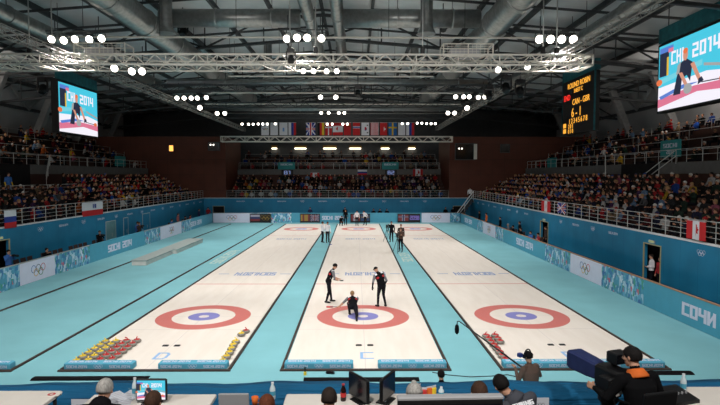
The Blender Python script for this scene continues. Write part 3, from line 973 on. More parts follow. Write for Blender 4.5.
# outer shell
struct('wall_outer_left', MB().box(XC - OUT - 0.3, XC - OUT, -8, 90, 0, 18), M['outer'])
struct('wall_outer_right', MB().box(XC + OUT, XC + OUT + 0.3, -8, 90, 0, 18), M['outer'])
struct('wall_outer_back', MB().box(XC - OUT, XC + OUT, 81.5, 81.8, 0, 18), M['steel'])
struct('wall_outer_near', MB().box(XC - OUT, XC + OUT, -8.3, -8, 0, 18), M['outer'])
cl = MB()
hgt = lambda x: 17.2 - 0.075 * abs(x - XC)
xs = [XC - OUT, XC - 16, XC, XC + 16, XC + OUT]
for a, b in zip(xs, xs[1:]):
    cl.prism([(a, hgt(a)), (b, hgt(b)), (b, hgt(b) + 0.3), (a, hgt(a) + 0.3)], (0, -8, 0), (1, 0, 0), (0, 0, 1), (0, 98, 0))
struct('ceiling', cl, M['roof'])
# purlins under the roof sheets
pu = 0
for k in range(-9, 10):
    x = XC + k * 3.4
    struct('roof_beam', MB().box(x - 0.09, x + 0.09, -7.9, 81.4, hgt(x) - 0.36, hgt(x) - 0.02), M['steel'])
# leaning wall columns
for k in range(9):
    y = 8 + 8.2 * k
    for s, nm in ((-1, 'left'), (1, 'right')):
        xo, xi = XC + s * (OUT - 0.5), XC + s * (OUT - 3.4)
        mb = MB().obox(((xo + xi) / 2, y, 11.6), V(((xi - xo) / 2, 0, 3.4)), V((0, 0.28, 0)), V((0.34, 0, 0)))
        mb.tube((xo, y, 12.5), (xo - s * 0.1, y + 4.0, 15.2), 0.12, n=6).tube((xo, y, 12.5), (xo - s * 0.1, y - 4.0, 15.2), 0.12, n=6)
        struct('wall_column', mb, M['column'])
for s in (-1, 1):
    x = XC + s * (OUT - 0.4)
    struct('wall_beam', MB().box(x - 0.15, x + 0.15, -7, 81, 8.7, 9.1), M['steel'])
    struct('wall_beam', MB().box(x - 0.15, x + 0.15, -7, 81, 12.4, 12.7), M['steel'])

# ------------------------------------------------------------------ ice sheets and their edging
SHX = [-6.38, 0.0, 6.38]
SKEW = {-12.65: -0.0070, -6.38: -0.0088, 0.0: 0.0, 6.38: 0.0108}          # the outer sheets close in slightly towards the far end
def at_mid(x):
    return x - SKEW[x] * (YM - YA)
SHN = ['left', 'middle', 'right']
YA, YZ = 15.35, 62.15
YM = (YA + YZ) / 2
for x, nm, L in zip(SHX, SHN, 'DCB'):
    r = thing('ice_sheet', f'{nm} white curling sheet with red and blue target rings at both ends', 'curling sheet', (at_mid(x), YM, 0), SKEW[x])
    MB().box(-2.36, 2.36, YA - YM, YZ - YM, 0.0, 0.03).build('ice', M['ice'], r)
    t = MB()
    strokes(t, 'SOCHI.2014', (0.25, -8.3, 0.03), (-1, 0, 0), (0, -1, 0), 0.95, w=2.3, t=0.5, depth=0.003)
    for sx in (-1.55, 1.95):
        t.box(sx - 0.3, sx + 0.3, -8.36, -8.24, 0.03, 0.033)
    strokes(t, 'SOCHI.2014', (0.1, 8.6, 0.03), (1, 0, 0), (0, 1, 0), 0.7, w=2.6, depth=0.003)
    t.build('lettering', M['inkblue'], r)
    t2 = MB()
    strokes(t2, L, (0.06, -22.25, 0.03), (1, 0, 0), (0, 1, 0), 0.62, w=0.42, t=0.28, depth=0.003)
    t2.build('sheet_letter', mat('letter_blue', (140, 178, 220), 0.6, var=0), r)
    hk = MB()
    for sx in (-0.19, 0.19):
        hk = MB().cbox(sx - 0.1, sx + 0.1, -21.32, -21.18, 0.03, 0.055, 0.015)
        hk.build('hack', M['black'], r)
FDG = 'foam strips edging the sheets'
for x, nm in zip([-12.65] + SHX, ['carpeted left-hand', 'left', 'middle', 'right']):
    for s in (-1, 1):
        o = MB().cbox(-0.038, 0.038, YA - YM, YZ - YM, 0, 0.06, 0.015).build('divider_strip', M['rubber'], loc=(at_mid(x) + s * 2.43, YM, 0), rz=SKEW[x])
        tag(o, f'long dark foam strip along the {"left" if s < 0 else "right"} edge of the {nm} sheet', 'edging', FDG)
    o = MB().cbox(-2.48, 2.48, -0.05, 0.05, 0, 0.05, 0.015).build('end_strip', M['rubber'], loc=(x, YA - 0.07, 0))
    tag(o, f'dark foam strip across the near end of the {nm} sheet', 'edging', 'foam strips across the near ends')
    for s in (-1, 1):
        if nm == 'carpeted left-hand' and s < 0:
            continue
        r = thing('end_bumper', f'blue foam block at the near end of the {nm} sheet, {"left" if s < 0 else "right"} one', 'bumper', (x + s * 1.36, YA + 0.16, 0.035), 0, 'blue foam end blocks')
        MB().cbox(-1.0, 1.0, -0.15, 0.15, 0, 0.17, 0.025).build('foam_block', M['foam_blue'], r)
        t = MB()
        strokes(t, 'SOCHI.2014', (-0.62, -0.15, 0.07), (1, 0, 0), (0, 0, 1), 0.08, w=0.6, depth=0.004)
        rings(t, (0, -0.15, 0.07), (1, 0, 0), (0, 0, 1), 0.04, depth=0.004, same=0)
        strokes(t, 'SOCHI.2014', (0.62, -0.15, 0.07), (1, 0, 0), (0, 0, 1), 0.08, w=0.6, depth=0.004)
        strokes(t, 'SOCHI.2014', (-0.5, 0.0, 0.17), (1, 0, 0), (0, 1, 0), 0.13, w=0.8, depth=0.004)
        strokes(t, 'SOCHI.2014', (0.5, 0.0, 0.17), (1, 0, 0), (0, 1, 0), 0.13, w=0.8, depth=0.004)
        t.build('lettering', M['lilac'], r)
# pale prints on the carpet
for lab, p, w in (('pale beige lettering along the carpet left of the left sheet', (-9.35, 37.3, 0), 6.0), ('pale beige lettering on the carpet between middle and right sheets', (3.16, 37.0, 0), 4.0)):
    o = MB()
    strokes(o, 'SOCHI.2014', p, (0, 1, 0), (-1, 0, 0), 0.7, w=w, depth=0.003)
    tag(o.build('floor_lettering', M['beige']), lab, 'floor print')
# low platform on the carpeted sheet
for lab, x, y0, y1, w in (('low grey platform on the carpet, the nearer of the two', -13.88, 33.6, 38.4, 0.45), ('low grey platform on the carpet, the farther of the two', -13.8, 38.6, 45.2, 0.6)):
    r = thing('stage_platform', lab, 'platform', (x, (y0 + y1) / 2, 0), 0, 'low platforms')
    h = (y1 - y0) / 2
    MB().box(-w, w, -h, h, 0, 0.26).build('side_skirt', M['offwhite'], r)
    MB().cbox(-w - 0.05, w + 0.05, -h - 0.05, h + 0.05, 0.26, 0.34, 0.02).build('deck', M['platform'], r)

# ------------------------------------------------------------------ advertising boards
def ad_board(label, axis, a0, a1, kind, text='SOCHI 2014', tw=None, th=0.5, off=0.0):
    h = 1.12
    L = abs(a1 - a0) / 2 - 0.01
    c = (a0 + a1) / 2
    if axis == 'L':
        loc, rz = (BL - 0.06, c, 0), -PI / 2            # local -y is the front
        loc, rz = (BL - 0.06, c, 0), PI / 2
    elif axis == 'R':
        loc, rz = (BR_ + 0.06, c, 0), -PI / 2
    else:
        loc, rz = (c, BY + 0.06, 0), 0
    r = thing('advertising_board', label, 'advertising board', loc, rz, 'boards around the ice')
    pm = {'teal': M['board_teal'], 'white': M['board_white'], 'patch': M['patch']}[kind]
    MB().box(-L, L, -0.05, 0.05, 0.0, h).build('panel', pm, r)
    MB().cbox(-L, L, -0.06, 0.06, h, h + 0.04, 0.012).build('top_edge', mat('wood_edge', (160, 124, 96), 0.6) if axis == 'R' else M['board_teal'] if kind == 'teal' else M['rail'], r)
    MB().tube((-L + 0.3, 0.05, h * 0.8), (-L + 0.3, 0.24, 0.0), 0.02, n=6).build('brace', M['steel'], r)
    if kind == 'teal' and text:
        t = MB()
        strokes(t, text, (off, -0.05, 0.56), (1, 0, 0), (0, 0, 1), th, w=tw, t=0.5, depth=0.006)
        t.build('lettering', M['lilac'], r)
    if kind == 'white':
        t = MB()
        rings(t, (off, -0.05, 0.56), (1, 0, 0), (0, 0, 1), 0.2 if L > 1.2 else 0.14, depth=0.006)
        t.build('ring_emblem', RING_MATS, r)
    return r
# front of an axis 'L' board must face +x: rotate so local -y points to +x
WHERE = {'L': 'left side', 'R': 'right side', 'B': 'far end'}
specs = [('L', 21.0, 25.6, 'white', 0), ('L', 25.6, 27.3, 'patch', 0), ('L', 27.3, 30.5, 'white', 0), ('L', 30.5, 34.5, 'patch', 0), ('L', 34.5, 43.5, 'teal', 0), ('L', 43.5, 47.0, 'patch', 0),
         ('L', 47.0, 52.7, 'white', 0), ('L', 52.7, 56.2, 'patch', 0), ('L', 56.2, 64.2, 'teal', 0),
         ('R', 16.0, 23.1, 'teal', 1), ('R', 23.1, 27.1, 'patch', 0), ('R', 27.1, 31.1, 'white', 0), ('R', 31.1, 35.3, 'patch', 0), ('R', 35.3, 45.4, 'teal', 0), ('R', 45.4, 48.0, 'patch', 0),
         ('R', 48.0, 52.7, 'white', 0), ('R', 52.7, 55.2, 'patch', 0), ('R', 55.2, 64.2, 'teal', 0), ('R', Y0 + 0.3, 16.0, 'teal', 2),
         ('B', BL, -12.9, 'white', 0), ('B', -12.9, -10.4, 'patch', 0), ('B', -10.4, -8.0, 'patch', 0), ('B', -8.0, -1.9, 'teal', 3), ('B', -1.9, 4.6, 'teal', 2), ('B', 4.6, 7.6, 'teal', 2), ('B', 7.6, 11.0, 'white', 0), ('B', 11.0, BR_, 'patch', 0)]
cnt = {}
kname = {'teal': 'teal board with white SOCHI 2014 lettering', 'white': 'white board with five coloured rings', 'patch': 'board with blue and green patchwork print'}
for ax, a0, a1, kd, tx in specs:
    k = (ax, kd if tx in (0, 3) else kd + str(tx))
    cnt[k] = cnt.get(k, 0) + 1
    base = kname[kd]
    if tx == 1:
        base = 'teal board with white Cyrillic lettering'
    if tx == 2:
        base = 'plain teal board'
    num = ORD[cnt[k] - 1]
    lab = f'{base}, {WHERE[ax]}, {num} such ' + ('from the left' if ax == 'B' else 'from the near end')
    t = {0: 'SOCHI 2014', 1: '\u0421\u041e\u0427\u0418', 2: '', 3: 'SOCHI 2014'}[tx]
    tt = t.replace('\u0421', 'C').replace('\u041e', 'O')
    ad_board(lab, ax, a0, a1, kd, tt, {0: 3.9, 1: 1.95, 2: None, 3: 2.6}[tx], 0.5 if ax != 'B' else 0.46, {0: 0, 1: 0, 2: 0, 3: 1.9}[tx] + {('R', 35.3): 0.65, ('R', 16.0): 0.2, ('L', 56.2): -2.6, ('L', 34.5): 0.0}.get((ax, a0), 0))

# lit score panels on the far boards
def flag_polys(mb, kind, x, y, w, h, o, ux, uy, d):
    """flag kinds drawn as thin solids: m indexes FLAGM"""
    ux, uy, o = V(ux), V(uy), V(o)
    nz = ux.cross(uy)
    def rc(x0, x1, y0, y1, m, lay=0):
        a = o + ux * (x + x0 * w) + uy * (y + y0 * h) + nz * (0.0015 * lay)
        mb.prism([(0, 0), ((x1 - x0) * w, 0), ((x1 - x0) * w, (y1 - y0) * h), (0, (y1 - y0) * h)], a, ux, uy, nz * d, m)
    def dsc(cx, cy, r, m, lay=1):
        a = o + ux * (x + cx * w) + uy * (y + cy * h) + nz * (0.0015 * lay)
        mb.prism([(r * math.cos(2 * PI * i / 16), r * math.sin(2 * PI * i / 16)) for i in range(16)], a, ux, uy, nz * d, m)
    W, R, B, Y, K, LB = 0, 1, 2, 3, 4, 5
    if kind == 'white_rings':
        rc(0, 1, 0, 1, W)
        for k, c in enumerate((B, K, R, Y, 6)):
            dsc(0.22 + 0.14 * k, 0.5 + (0.03 if k % 2 == 0 else -0.05), 0.07 * w, c)
    elif kind == 'white_red':
        rc(0, 1, 0, 1, W); dsc(0.4, 0.45, 0.16 * w, R); dsc(0.6, 0.6, 0.1 * w, B)
    elif kind == 'white_blue':
        rc(0, 1, 0, 1, W); rc(0.38, 0.62, 0.3, 0.6, LB, 1)
    elif kind == 'russia':
        rc(0, 0.36, 0, 1, W); rc(0.36, 0.68, 0, 1, B); rc(0.68, 1, 0, 1, R)
    elif kind == 'uk':
        rc(0, 1, 0, 1, B)
        for s in (1, -1):
            for wd, m, l in ((0.09, W, 1), (0.035, R, 2)):
                c = o + ux * (x + 0.5 * w) + uy * (y + 0.5 * h) + nz * (0.0015 * l + d / 2)
                v = (ux * w * 0.5 + uy * h * 0.5 * s)
                mb.obox(c, v * 0.95, nz.cross(v).normalized() * wd * w, nz * d / 2, m)
        rc(0.36, 0.64, 0, 1, W, 3); rc(0, 1, 0.4, 0.6, W, 3); rc(0.43, 0.57, 0, 1, R, 4); rc(0, 1, 0.45, 0.55, R, 4)
    elif kind == 'germany':
        rc(0, 0.33, 0, 1, K); rc(0.33, 0.66, 0, 1, R); rc(0.66, 1, 0, 1, Y)
    elif kind == 'denmark':
        rc(0, 1, 0, 1, R); rc(0.42, 0.58, 0, 1, W, 1); rc(0, 1, 0.58, 0.7, W, 1)
    elif kind == 'canada':
        rc(0, 1, 0.25, 0.75, W); rc(0, 1, 0.75, 1, R); rc(0, 1, 0, 0.25, R)
        leaf = [(0, -0.2), (0.03, -0.09), (0.16, -0.1), (0.12, -0.03), (0.2, 0.05), (0.13, 0.07), (0.14, 0.13), (0.06, 0.09), (0.08, 0.17), (0, 0.23), (-0.08, 0.17), (-0.06, 0.09), (-0.14, 0.13), (-0.13, 0.07), (-0.2, 0.05), (-0.12, -0.03), (-0.16, -0.1), (-0.03, -0.09)]
        mb.prism([(a * h * 0.9, b * h * 0.9) for a, b in leaf], o + ux * (x + 0.5 * w) + uy * (y + 0.5 * h) + nz * 0.0015, ux, uy, nz * d, R)
    elif kind == 'canada_wide':
        rc(0.25, 0.75, 0, 1, W); rc(0, 0.25, 0, 1, R); rc(0.75, 1, 0, 1, R)
        leaf = [(0, -0.2), (0.03, -0.09), (0.16, -0.1), (0.12, -0.03), (0.2, 0.05), (0.13, 0.07), (0.14, 0.13), (0.06, 0.09), (0.08, 0.17), (0, 0.23), (-0.08, 0.17), (-0.06, 0.09), (-0.14, 0.13), (-0.13, 0.07), (-0.2, 0.05), (-0.12, -0.03), (-0.16, -0.1), (-0.03, -0.09)]
        mb.prism([(a * h * 1.6, b * h * 1.6) for a, b in leaf], o + ux * (x + 0.5 * w) + uy * (y + 0.5 * h) + nz * 0.0015, ux, uy, nz * d, R)
    elif kind == 'china':
        rc(0, 1, 0, 1, R); dsc(0.75, 0.82, 0.1 * w, Y)
        for a, b in ((0.5, 0.9), (0.42, 0.8), (0.45, 0.7)):
            dsc(a, b, 0.04 * w, Y)
    elif kind == 'norway':
        rc(0, 1, 0, 1, R); rc(0.36, 0.64, 0, 1, W, 1); rc(0, 1, 0.56, 0.72, W, 1); rc(0.43, 0.57, 0, 1, B, 2); rc(0, 1, 0.6, 0.68, B, 2)
    elif kind == 'korea':
        rc(0, 1, 0, 1, W); dsc(0.5, 0.5, 0.22 * w, B); dsc(0.5, 0.545, 0.19 * w, R, 2)
        for a, b in ((0.2, 0.8), (0.8, 0.8), (0.2, 0.2), (0.8, 0.2)):
            rc(a - 0.1, a + 0.1, b - 0.04, b + 0.04, K, 1)
    elif kind == 'usa':
        for k in range(7):
            rc(k / 7, (k + 0.55) / 7, 0, 1, R); rc((k + 0.55) / 7, (k + 1) / 7, 0, 1, W)
        rc(0, 0.55, 0.55, 1, B, 1)
    elif kind == 'swiss':
        rc(0, 1, 0, 1, R); rc(0.4, 0.6, 0.32, 0.68, W, 1); rc(0.22, 0.78, 0.44, 0.56, W, 1)
    elif kind == 'sweden':
        rc(0, 1, 0, 1, 7); rc(0.4, 0.6, 0, 1, Y, 1); rc(0, 1, 0.56, 0.68, Y, 1)
    elif kind == 'japan':
        rc(0, 1, 0, 1, W); dsc(0.5, 0.5, 0.28 * w, R)
    elif kind == 'yellow_red':
        rc(0, 0.2, 0, 1, Y); rc(0.2, 0.4, 0, 1, R); rc(0.4, 0.8, 0, 1, Y); rc(0.8, 1, 0, 1, R)
    elif kind == 'white_red_banner':
        rc(0, 1, 0.42, 1, W); rc(0, 1, 0, 0.42, R)
        for k in range(6):
            rc(0.38 + 0.09 * k, 0.44 + 0.09 * k, 0.55, 0.86, B, 1)
    elif kind == 'russia_wide':
        rc(0, 1, 0.66, 1, W); rc(0, 1, 0.33, 0.66, B); rc(0, 1, 0, 0.33, R)
    return mb
FLAGM = [mat('flag_white', (216, 216, 222), 0.85, var=0.03), mat('flag_red', (186, 36, 40), 0.85, var=0.03), mat('flag_blue', (40, 60, 140), 0.85, var=0.03), mat('flag_yellow', (216, 180, 50), 0.85, var=0.03),
         mat('flag_black', (24, 24, 26), 0.85, var=0.03), mat('flag_pale_blue', (120, 160, 214), 0.85, var=0.03), mat('flag_green', (50, 130, 70), 0.85, var=0.03), mat('flag_azure', (40, 100, 168), 0.85, var=0.03)]
LEDM = [mat('led_white', (210, 210, 230), emit=0.280), mat('led_red', (180, 50, 60), emit=0.200), mat('led_blue', (50, 70, 150), emit=0.200), mat('led_yellow', (220, 180, 70), emit=0.240), mat('led_black', (18, 16, 26), emit=0.020),
        mat('led_pale_blue', (120, 160, 214), emit=0.200), mat('led_green', (50, 130, 70), emit=0.160), mat('led_azure', (40, 100, 168), emit=0.200), mat('led_violet', (150, 130, 230), emit=0.360)]
for lab, x0, x1, left, right in (('dark score panel with yellow rings at the far left boards', -12.95, -10.45, 'russia_wide', 'rings'), ('score panel with yellow and red flag left of the far SOCHI 2014 lettering', -6.95, -4.6, 'yellow_red', 'uk'),
                                 ('score panel behind the far rings of the middle sheet', -0.95, 1.4, 'canada_wide', 'sweden'), ('dark score panel with violet digits at the far right boards', 4.7, 7.4, 'norway', 'digits')):
    r = thing('score_panel', lab, 'scoreboard', ((x0 + x1) / 2, BY - 0.12, 0), 0, 'score panels at the far end')
    w = (x1 - x0) / 2
    MB().cbox(-w, w, -0.08, 0.08, 0.0, 1.06, 0.02).build('case', M['black'], r)
    d = MB()
    fr, ux, uy = (0, -0.081, 0), (1, 0, 0), (0, 0, 1)
    flag_polys(d, left, -w + 0.08, 0.2, w * 0.9, 0.76, fr, ux, uy, 0.003)
    if right == 'rings':
        rings(d, (w * 0.5, -0.081, 0.58), ux, uy, 0.19, 0.004, same=3)
    elif right == 'digits':
        strokes(d, '2098', (w * 0.5, -0.081, 0.58), ux, uy, 0.5, w=w * 0.85, t=0.5, m=8)
    else:
        flag_polys(d, right, w * 0.05, 0.2, w * 0.88, 0.76, fr, ux, uy, 0.003)
    d.build('display', LEDM, r)

# ------------------------------------------------------------------ railings
def railing(label, p0, p1, heights, gap, group, r=0.025, base=0.0, name='guard_rail'):
    """top rail, lower rails and posts between two points"""
    p0, p1 = V(p0), V(p1)
    o = thing(name, label, 'railing', p0, 0, group)
    d = p1 - p0
    for k, h in enumerate(heights):
        MB().tube(V((0, 0, h)), d + V((0, 0, h)), r if k == 0 else r * 0.6, n=6).build('top_rail' if k == 0 else 'lower_rail', M['rail'], o)
    n = max(1, int(d.length / gap))
    pm = MB().tube((0, 0, base), (0, 0, heights[0]), r * 0.9, n=6)
    first = None
    for i in range(n + 1):
        q = d * (i / n)
        if first is None:
            first = pm.build('post', M['rail'], o, loc=q)
        else:
            c = first.copy()
            COL.objects.link(c)
            c.parent = o
            c.location = q
    return o
RG = 'white railings of the stands'
Z = WT + 0.06
railing('long white railing on top of the left blue wall', (XL - 0.1, Y0, Z), (XL - 0.1, 66.9, Z), [0.9, 0.68, 0.46, 0.24], 1.15, RG, 0.021)
railing('long white railing on top of the right blue wall', (XR + 0.1, Y0, Z), (XR + 0.1, 66.9, Z), [0.9, 0.68, 0.46, 0.24], 1.15, RG, 0.021)
railing('white railing on top of the far blue wall', (TL + 0.1, YB + 0.1, Z), (TR - 0.1, YB + 0.1, Z), [0.9, 0.68, 0.46, 0.24], 1.15, RG, 0.021)
for s, X, nm in ((-1, XL, 'left'), (1, XR, 'right')):
    x = X + s * 6.9
    railing(f'white railing on the parapet of the {nm} upper stand', (x, 12, 6.5), (x, 66.5, 6.5), [0.85, 0.45], 1.6, RG, 0.024)
    for k, (d, z) in enumerate(UP[1:8:2]):
        xx = X + s * (d - 0.5)
        railing(f'thin white handrail between seat rows of the {nm} upper stand, {ORD[k]} row up', (xx, 12, z), (xx, 66.5, z), [0.75], 4.0, RG, 0.024)
    struct('wall_gangway_' + nm, MB().box(min(X + s * 6.74, X + s * 6.79), max(X + s * 6.74, X + s * 6.79), 37.4, 42.6, 4.62, 6.5), M['dark'])  # dark panel on the parapet, painted as the shade of a gangway opening
    # stairs down through the parapet, with sloping handrails
    for k, (ya, yb) in enumerate(((35.0, 37.2), (45.0, 42.8))):
        a, b = V((X + s * 6.55, ya, 6.4)), V((X + s * 5.6, yb, 4.75))
        o = thing('stair_rail', f'sloping white stair handrail at the {nm} stand gangway, {["nearer", "farther"][k]} one', 'railing', a, 0, RG)
        for h in (0.9, 0.5):
            MB().tube((0, 0, h), b - a + V((0, 0, h)), 0.028, n=6).build('handrail', M['rail'], o)
        for t in (0, 0.5, 1):
            MB().tube((b - a) * t, (b - a) * t + V((0, 0, 0.9)), 0.025, n=6).build('post', M['rail'], o)
railing('white railing on the parapet of the far upper stand', (TL + 0.2, YB + 6.9, 6.5), (TR - 0.2, YB + 6.9, 6.5), [0.85, 0.45], 1.6, RG, 0.03)
for k, (d, z) in enumerate(UPB[1:6:2]):
    railing(f'thin handrail between seat rows of the far upper stand, {ORD[k]} row up', (TL + 0.2, YB + d - 0.5, z), (TR - 0.2, YB + d - 0.5, z), [0.75], 4.0, RG, 0.024)
railing('white railing along the gangway of the left lower stand near the picture edge', (XL - 3.82, 30, 4.05), (XL - 3.82, 44, 4.05), [0.9, 0.68, 0.46, 0.24], 1.4, RG, 0.024)
# far corner stair between barrier and tower
o = thing('staircase', 'steep stair with white handrail in the far right corner', 'stairs', (XR - 1.2, 64.9, 0), 0)
for k in range(9):
    MB().box(-0.9 + 0.22 * k, -0.66 + 0.22 * k, 0, 1.0, 0.30 * k, 0.30 * k + 0.3).build('step', M['steel'], o)
MB().tube((-1.0, -0.04, 0.9), (1.1, -0.04, 3.75), 0.06, n=8).build('handrail', M['white'], o)
MB().tube((-1.0, -0.04, 0.5), (1.1, -0.04, 3.3), 0.04, n=8).build('handrail', M['white'], o)
for t in (0, 0.5, 1):
    MB().tube((-1.0 + 2.1 * t, -0.04, 0.0 + 2.6 * t), (-1.0 + 2.1 * t, -0.04, 0.9 + 2.85 * t), 0.03, n=6).build('post', M['white'], o)

# ------------------------------------------------------------------ tower windows
for lab, x, z, w, h, lit in (('small dark control window with two white lamps on the left tower', -17.9, 9.25, 1.3, 0.9, 1), ('large dark control window with a beige shutter on the right tower', 13.3, 8.6, 2.3, 1.9, 2),
                             ('small dark window on the right tower, the one farther right', 18.3, 9.0, 1.0, 0.9, 0), ('small amber-lit window on the left tower', -23.2, 9.0, 0.5, 0.7, 3)):
    r = thing('control_window', lab, 'window', (x, YB + 0.2, z))
    f = MB()
    f.box(-w / 2 - 0.1, w / 2 + 0.1, -0.06, 0.02, h / 2, h / 2 + 0.1).box(-w / 2 - 0.1, w / 2 + 0.1, -0.06, 0.02, -h / 2 - 0.1, -h / 2)
    f.box(-w / 2 - 0.1, -w / 2, -0.06, 0.02, -h / 2, h / 2).box(w / 2, w / 2 + 0.1, -0.06, 0.02, -h / 2, h / 2)
    f.build('window_frame', M['steel'], r)
    MB().box(-w / 2, w / 2, -0.02, 0.02, -h / 2, h / 2).build('pane', mat('dark_glass', (12, 13, 15), 0.12, spec=0.5, var=0) if lit != 3 else M['warmlens'], r)
    if lit in (1, 2):
        for k in (0, 1):
            MB().ell((-w * 0.32 + k * 0.36, -0.06, h * 0.2), (0.1, 0.04, 0.1), 10, 6).build('lamp', mat('window_lamp', (255, 250, 240), emit=3), r)
    if lit == 2:
        MB().box(w / 2 - 0.05, w / 2 + 0.35, -0.09, -0.03, -h / 2, h / 2).build('shutter', M['table'], r)

# ------------------------------------------------------------------ lamps on the back wall, signs, flags
for k, x in enumerate((-12.5, -8.6, -4.2, -0.4, 4.1, 8.1)):
    w = (0.35, 0.85, 0.95, 0.85, 0.6, 0.5)[k]
    r = thing('bulkhead_lamp', f'lit strip lamp high on the far wall, {ORD[k]} from the left', 'lamp', (x, 81.3, 9.75), 0, 'lamps on the far wall')
    MB().cbox(-w - 0.1, w + 0.1, -0.4, 0.18, 0.0, 0.4, 0.04).build('mounted_housing', mat('ochre_housing', (120, 92, 40), 0.6), r)
    MB().cbox(-w, w, -0.55, -0.05, -0.16, 0.0, 0.03).build('diffuser', M['tubelight'], r)
def hang_sign(label, p, ux, w, h, l1, l2, group='gangway signs', col='tealsign'):
    r = thing('gangway_sign', label, 'sign', p, 0, group)
    ux = V(ux)
    nz = ux.cross(V((0, 0, 1)))
    MB().obox((0, 0, 0), ux * w / 2, V((0, 0, h / 2)), nz * 0.04).build('sign_panel', M[col], r)
    t = MB()
    if l1:
        strokes(t, l1, nz * 0.04 + V((0, 0, h * 0.18)), ux, (0, 0, 1), h * 0.24, w=w * 0.7, depth=0.006)
    if l2:
        strokes(t, l2, nz * 0.04 - V((0, 0, h * 0.2)), ux, (0, 0, 1), h * 0.22, w=w * 0.36, depth=0.006)
    t.build('lettering', M['lilac'], r)
    for s in (-1, 1):
        MB().tube(ux * w * 0.4 * s + V((0, 0, h / 2)), ux * w * 0.4 * s + V((0, 0, h / 2 + 0.5)), 0.015, n=6).build('hanger', M['rail'], r)
    return r
for k, (x, z) in enumerate(((-9.75, 6.95), (4.4, 6.95))):
    hang_sign(f'teal sign above the far stand gangway, {["left", "right"][k]} one', (x, YB + 6.6, z), (1, 0, 0), 2.3, 1.0, 'SOCHI', '')
    r = thing('gangway_screen', f'small blue screens under the teal sign of the far stand, {["left", "right"][k]} one', 'screen', (x + 0.1, YB + 6.7, 5.95), 0, 'gangway screens')
    MB().cbox(-0.8, 0.8, -0.05, 0.05, -0.3, 0.45, 0.02).build('case', M['black'], r)
    t = MB()
    strokes(t, 'B1' if k == 0 else 'B2', (0, -0.05, 0.08), (1, 0, 0), (0, 0, 1), 0.5, w=0.9, depth=0.006)
    t.build('digits', mat('led_digit', (150, 170, 230), emit=0.45), r)
    struct('wall_gangway_back', MB().box(x - 1.1, x + 1.2, YB + 6.74, YB + 6.8, 4.62, 5.6), M['dark'])  # dark panel painted as the shade in the gangway mouth
hang_sign('teal sign with white lettering above the right stand', (XR + 7.0, 36.4, 7.45), (0, -1, 0), 2.3, 1.15, 'SOCHI', '2014')
hang_sign('small teal sign above the left stand, far along the railing', (XL - 7.0, 59.5, 7.2), (0, 1, 0), 2.6, 1.1, '', '')
hang_sign('small teal sign above the right stand beside the dark scoreboard', (XR + 7.0, 58.5, 7.0), (0, -1, 0), 2.6, 1.1, '', '')

FLG = [('white_rings', 'white flag with small rings', 262, 269.5), ('white_red', 'white flag with a red and blue mark', 271, 278.5), ('white_blue', 'white flag with a pale blue mark', 280, 288), ('russia', 'white, blue and red striped flag right of the pale blue mark', 289, 296.5),
       ('uk', 'union flag with red and white crosses', 306.5, 315.5), ('germany', 'black, red and yellow striped flag', 318, 324.5), ('denmark', 'red flag with white cross', 325.5, 332), ('canada', 'red and white maple leaf flag', 333, 343), ('china', 'plain red flag with yellow stars', 344, 351),
       ('norway', 'red flag with dark blue cross', 353, 360), ('korea', 'white flag with red and blue disc', 361.5, 369), ('usa', 'striped flag with dark blue corner', 370.5, 378.5), ('swiss', 'red flag with small white cross', 380, 387), ('sweden', 'blue flag with yellow cross', 388.5, 396.5),
       ('japan', 'white flag with red disc', 398, 405), ('russia', 'white, blue and red striped flag at the right end of the row', 406, 414)]
fy = 65.5
for kind, lab, u0, u1 in FLG:
    x0, x1 = [-0.28 + (u - 356) * (fy + 0.0) / 538 for u in (u0, u1)]
    r = thing('flag', lab + ', hanging far off', 'flag', ((x0 + x1) / 2, fy, 12.0), 0, 'flags hanging in a row')
    w = x1 - x0
    d = flag_polys(MB(), kind, -w / 2, -1.5, w, 1.5, (0, 0, 0), (1, 0, 0), (0, 0, 1), 0.012)
    vs = []
    for x, y, z in d.v:                              # gentle folds of hanging cloth
        vs.append((x, y + 0.035 * math.sin(x * 7 + u0), z))
    d.v = vs
    d.build('cloth', FLAGM, r)
    MB().tube((-w / 2 - 0.05, 0, 0.02), (w / 2 + 0.05, 0, 0.02), 0.02, n=6).build('flag_rod', M['rail'], r)
    MB().tube((0, 0, 0.02), (0, 0, 3.6), 0.008, n=5).build('cord', M['steel'], r)
def rail_flag(label, kind, p, ux, w, h, z):
    r = thing('flag', label, 'flag', p, 0, 'flags tied to the railings')
    d = flag_polys(MB(), kind, -w / 2, -h, w, h, (0, 0, 0), ux, (0, 0, 1), 0.012)
    nz = V(ux).cross(V((0, 0, 1)))
    d.v = [tuple(V(q) + nz * (0.05 * math.sin(6 * V(q).dot(V(ux))))) for q in d.v]
    d.build('cloth', FLAGM, r)
    MB().path([V(ux) * (-w / 2 + w * i / 8) + V((0, 0, 0.01)) for i in range(9)], 0.012, 5).build('seam', FLAGM[0], r)
    return r
rz_ = Z + 0.86
rail_flag('large maple leaf flag tied to the right railing by the people in red', 'canada_wide', (XR - 0.05, 22.35, rz_), (0, -1, 0), 1.2, 0.78, 0)
rail_flag('small maple leaf flag tied to the right railing over the farther doorway', 'canada_wide', (XR - 0.05, 40.2, rz_), (0, -1, 0), 1.6, 0.8, 0)
rail_flag('union flag tied to the right railing', 'uk', (XR - 0.05, 37.1, rz_), (0, -1, 0), 1.3, 0.7, 0)
rail_flag('white, blue and red flag tied to the left railing near the edge', 'russia_wide', (XL + 0.05, 29.4, rz_), (0, 1, 0), 1.0, 0.95, 0)
rail_flag('long white and red banner tied to the left railing', 'white_red_banner', (XL + 0.05, 38.6, rz_), (0, 1, 0), 2.9, 0.95, 0)
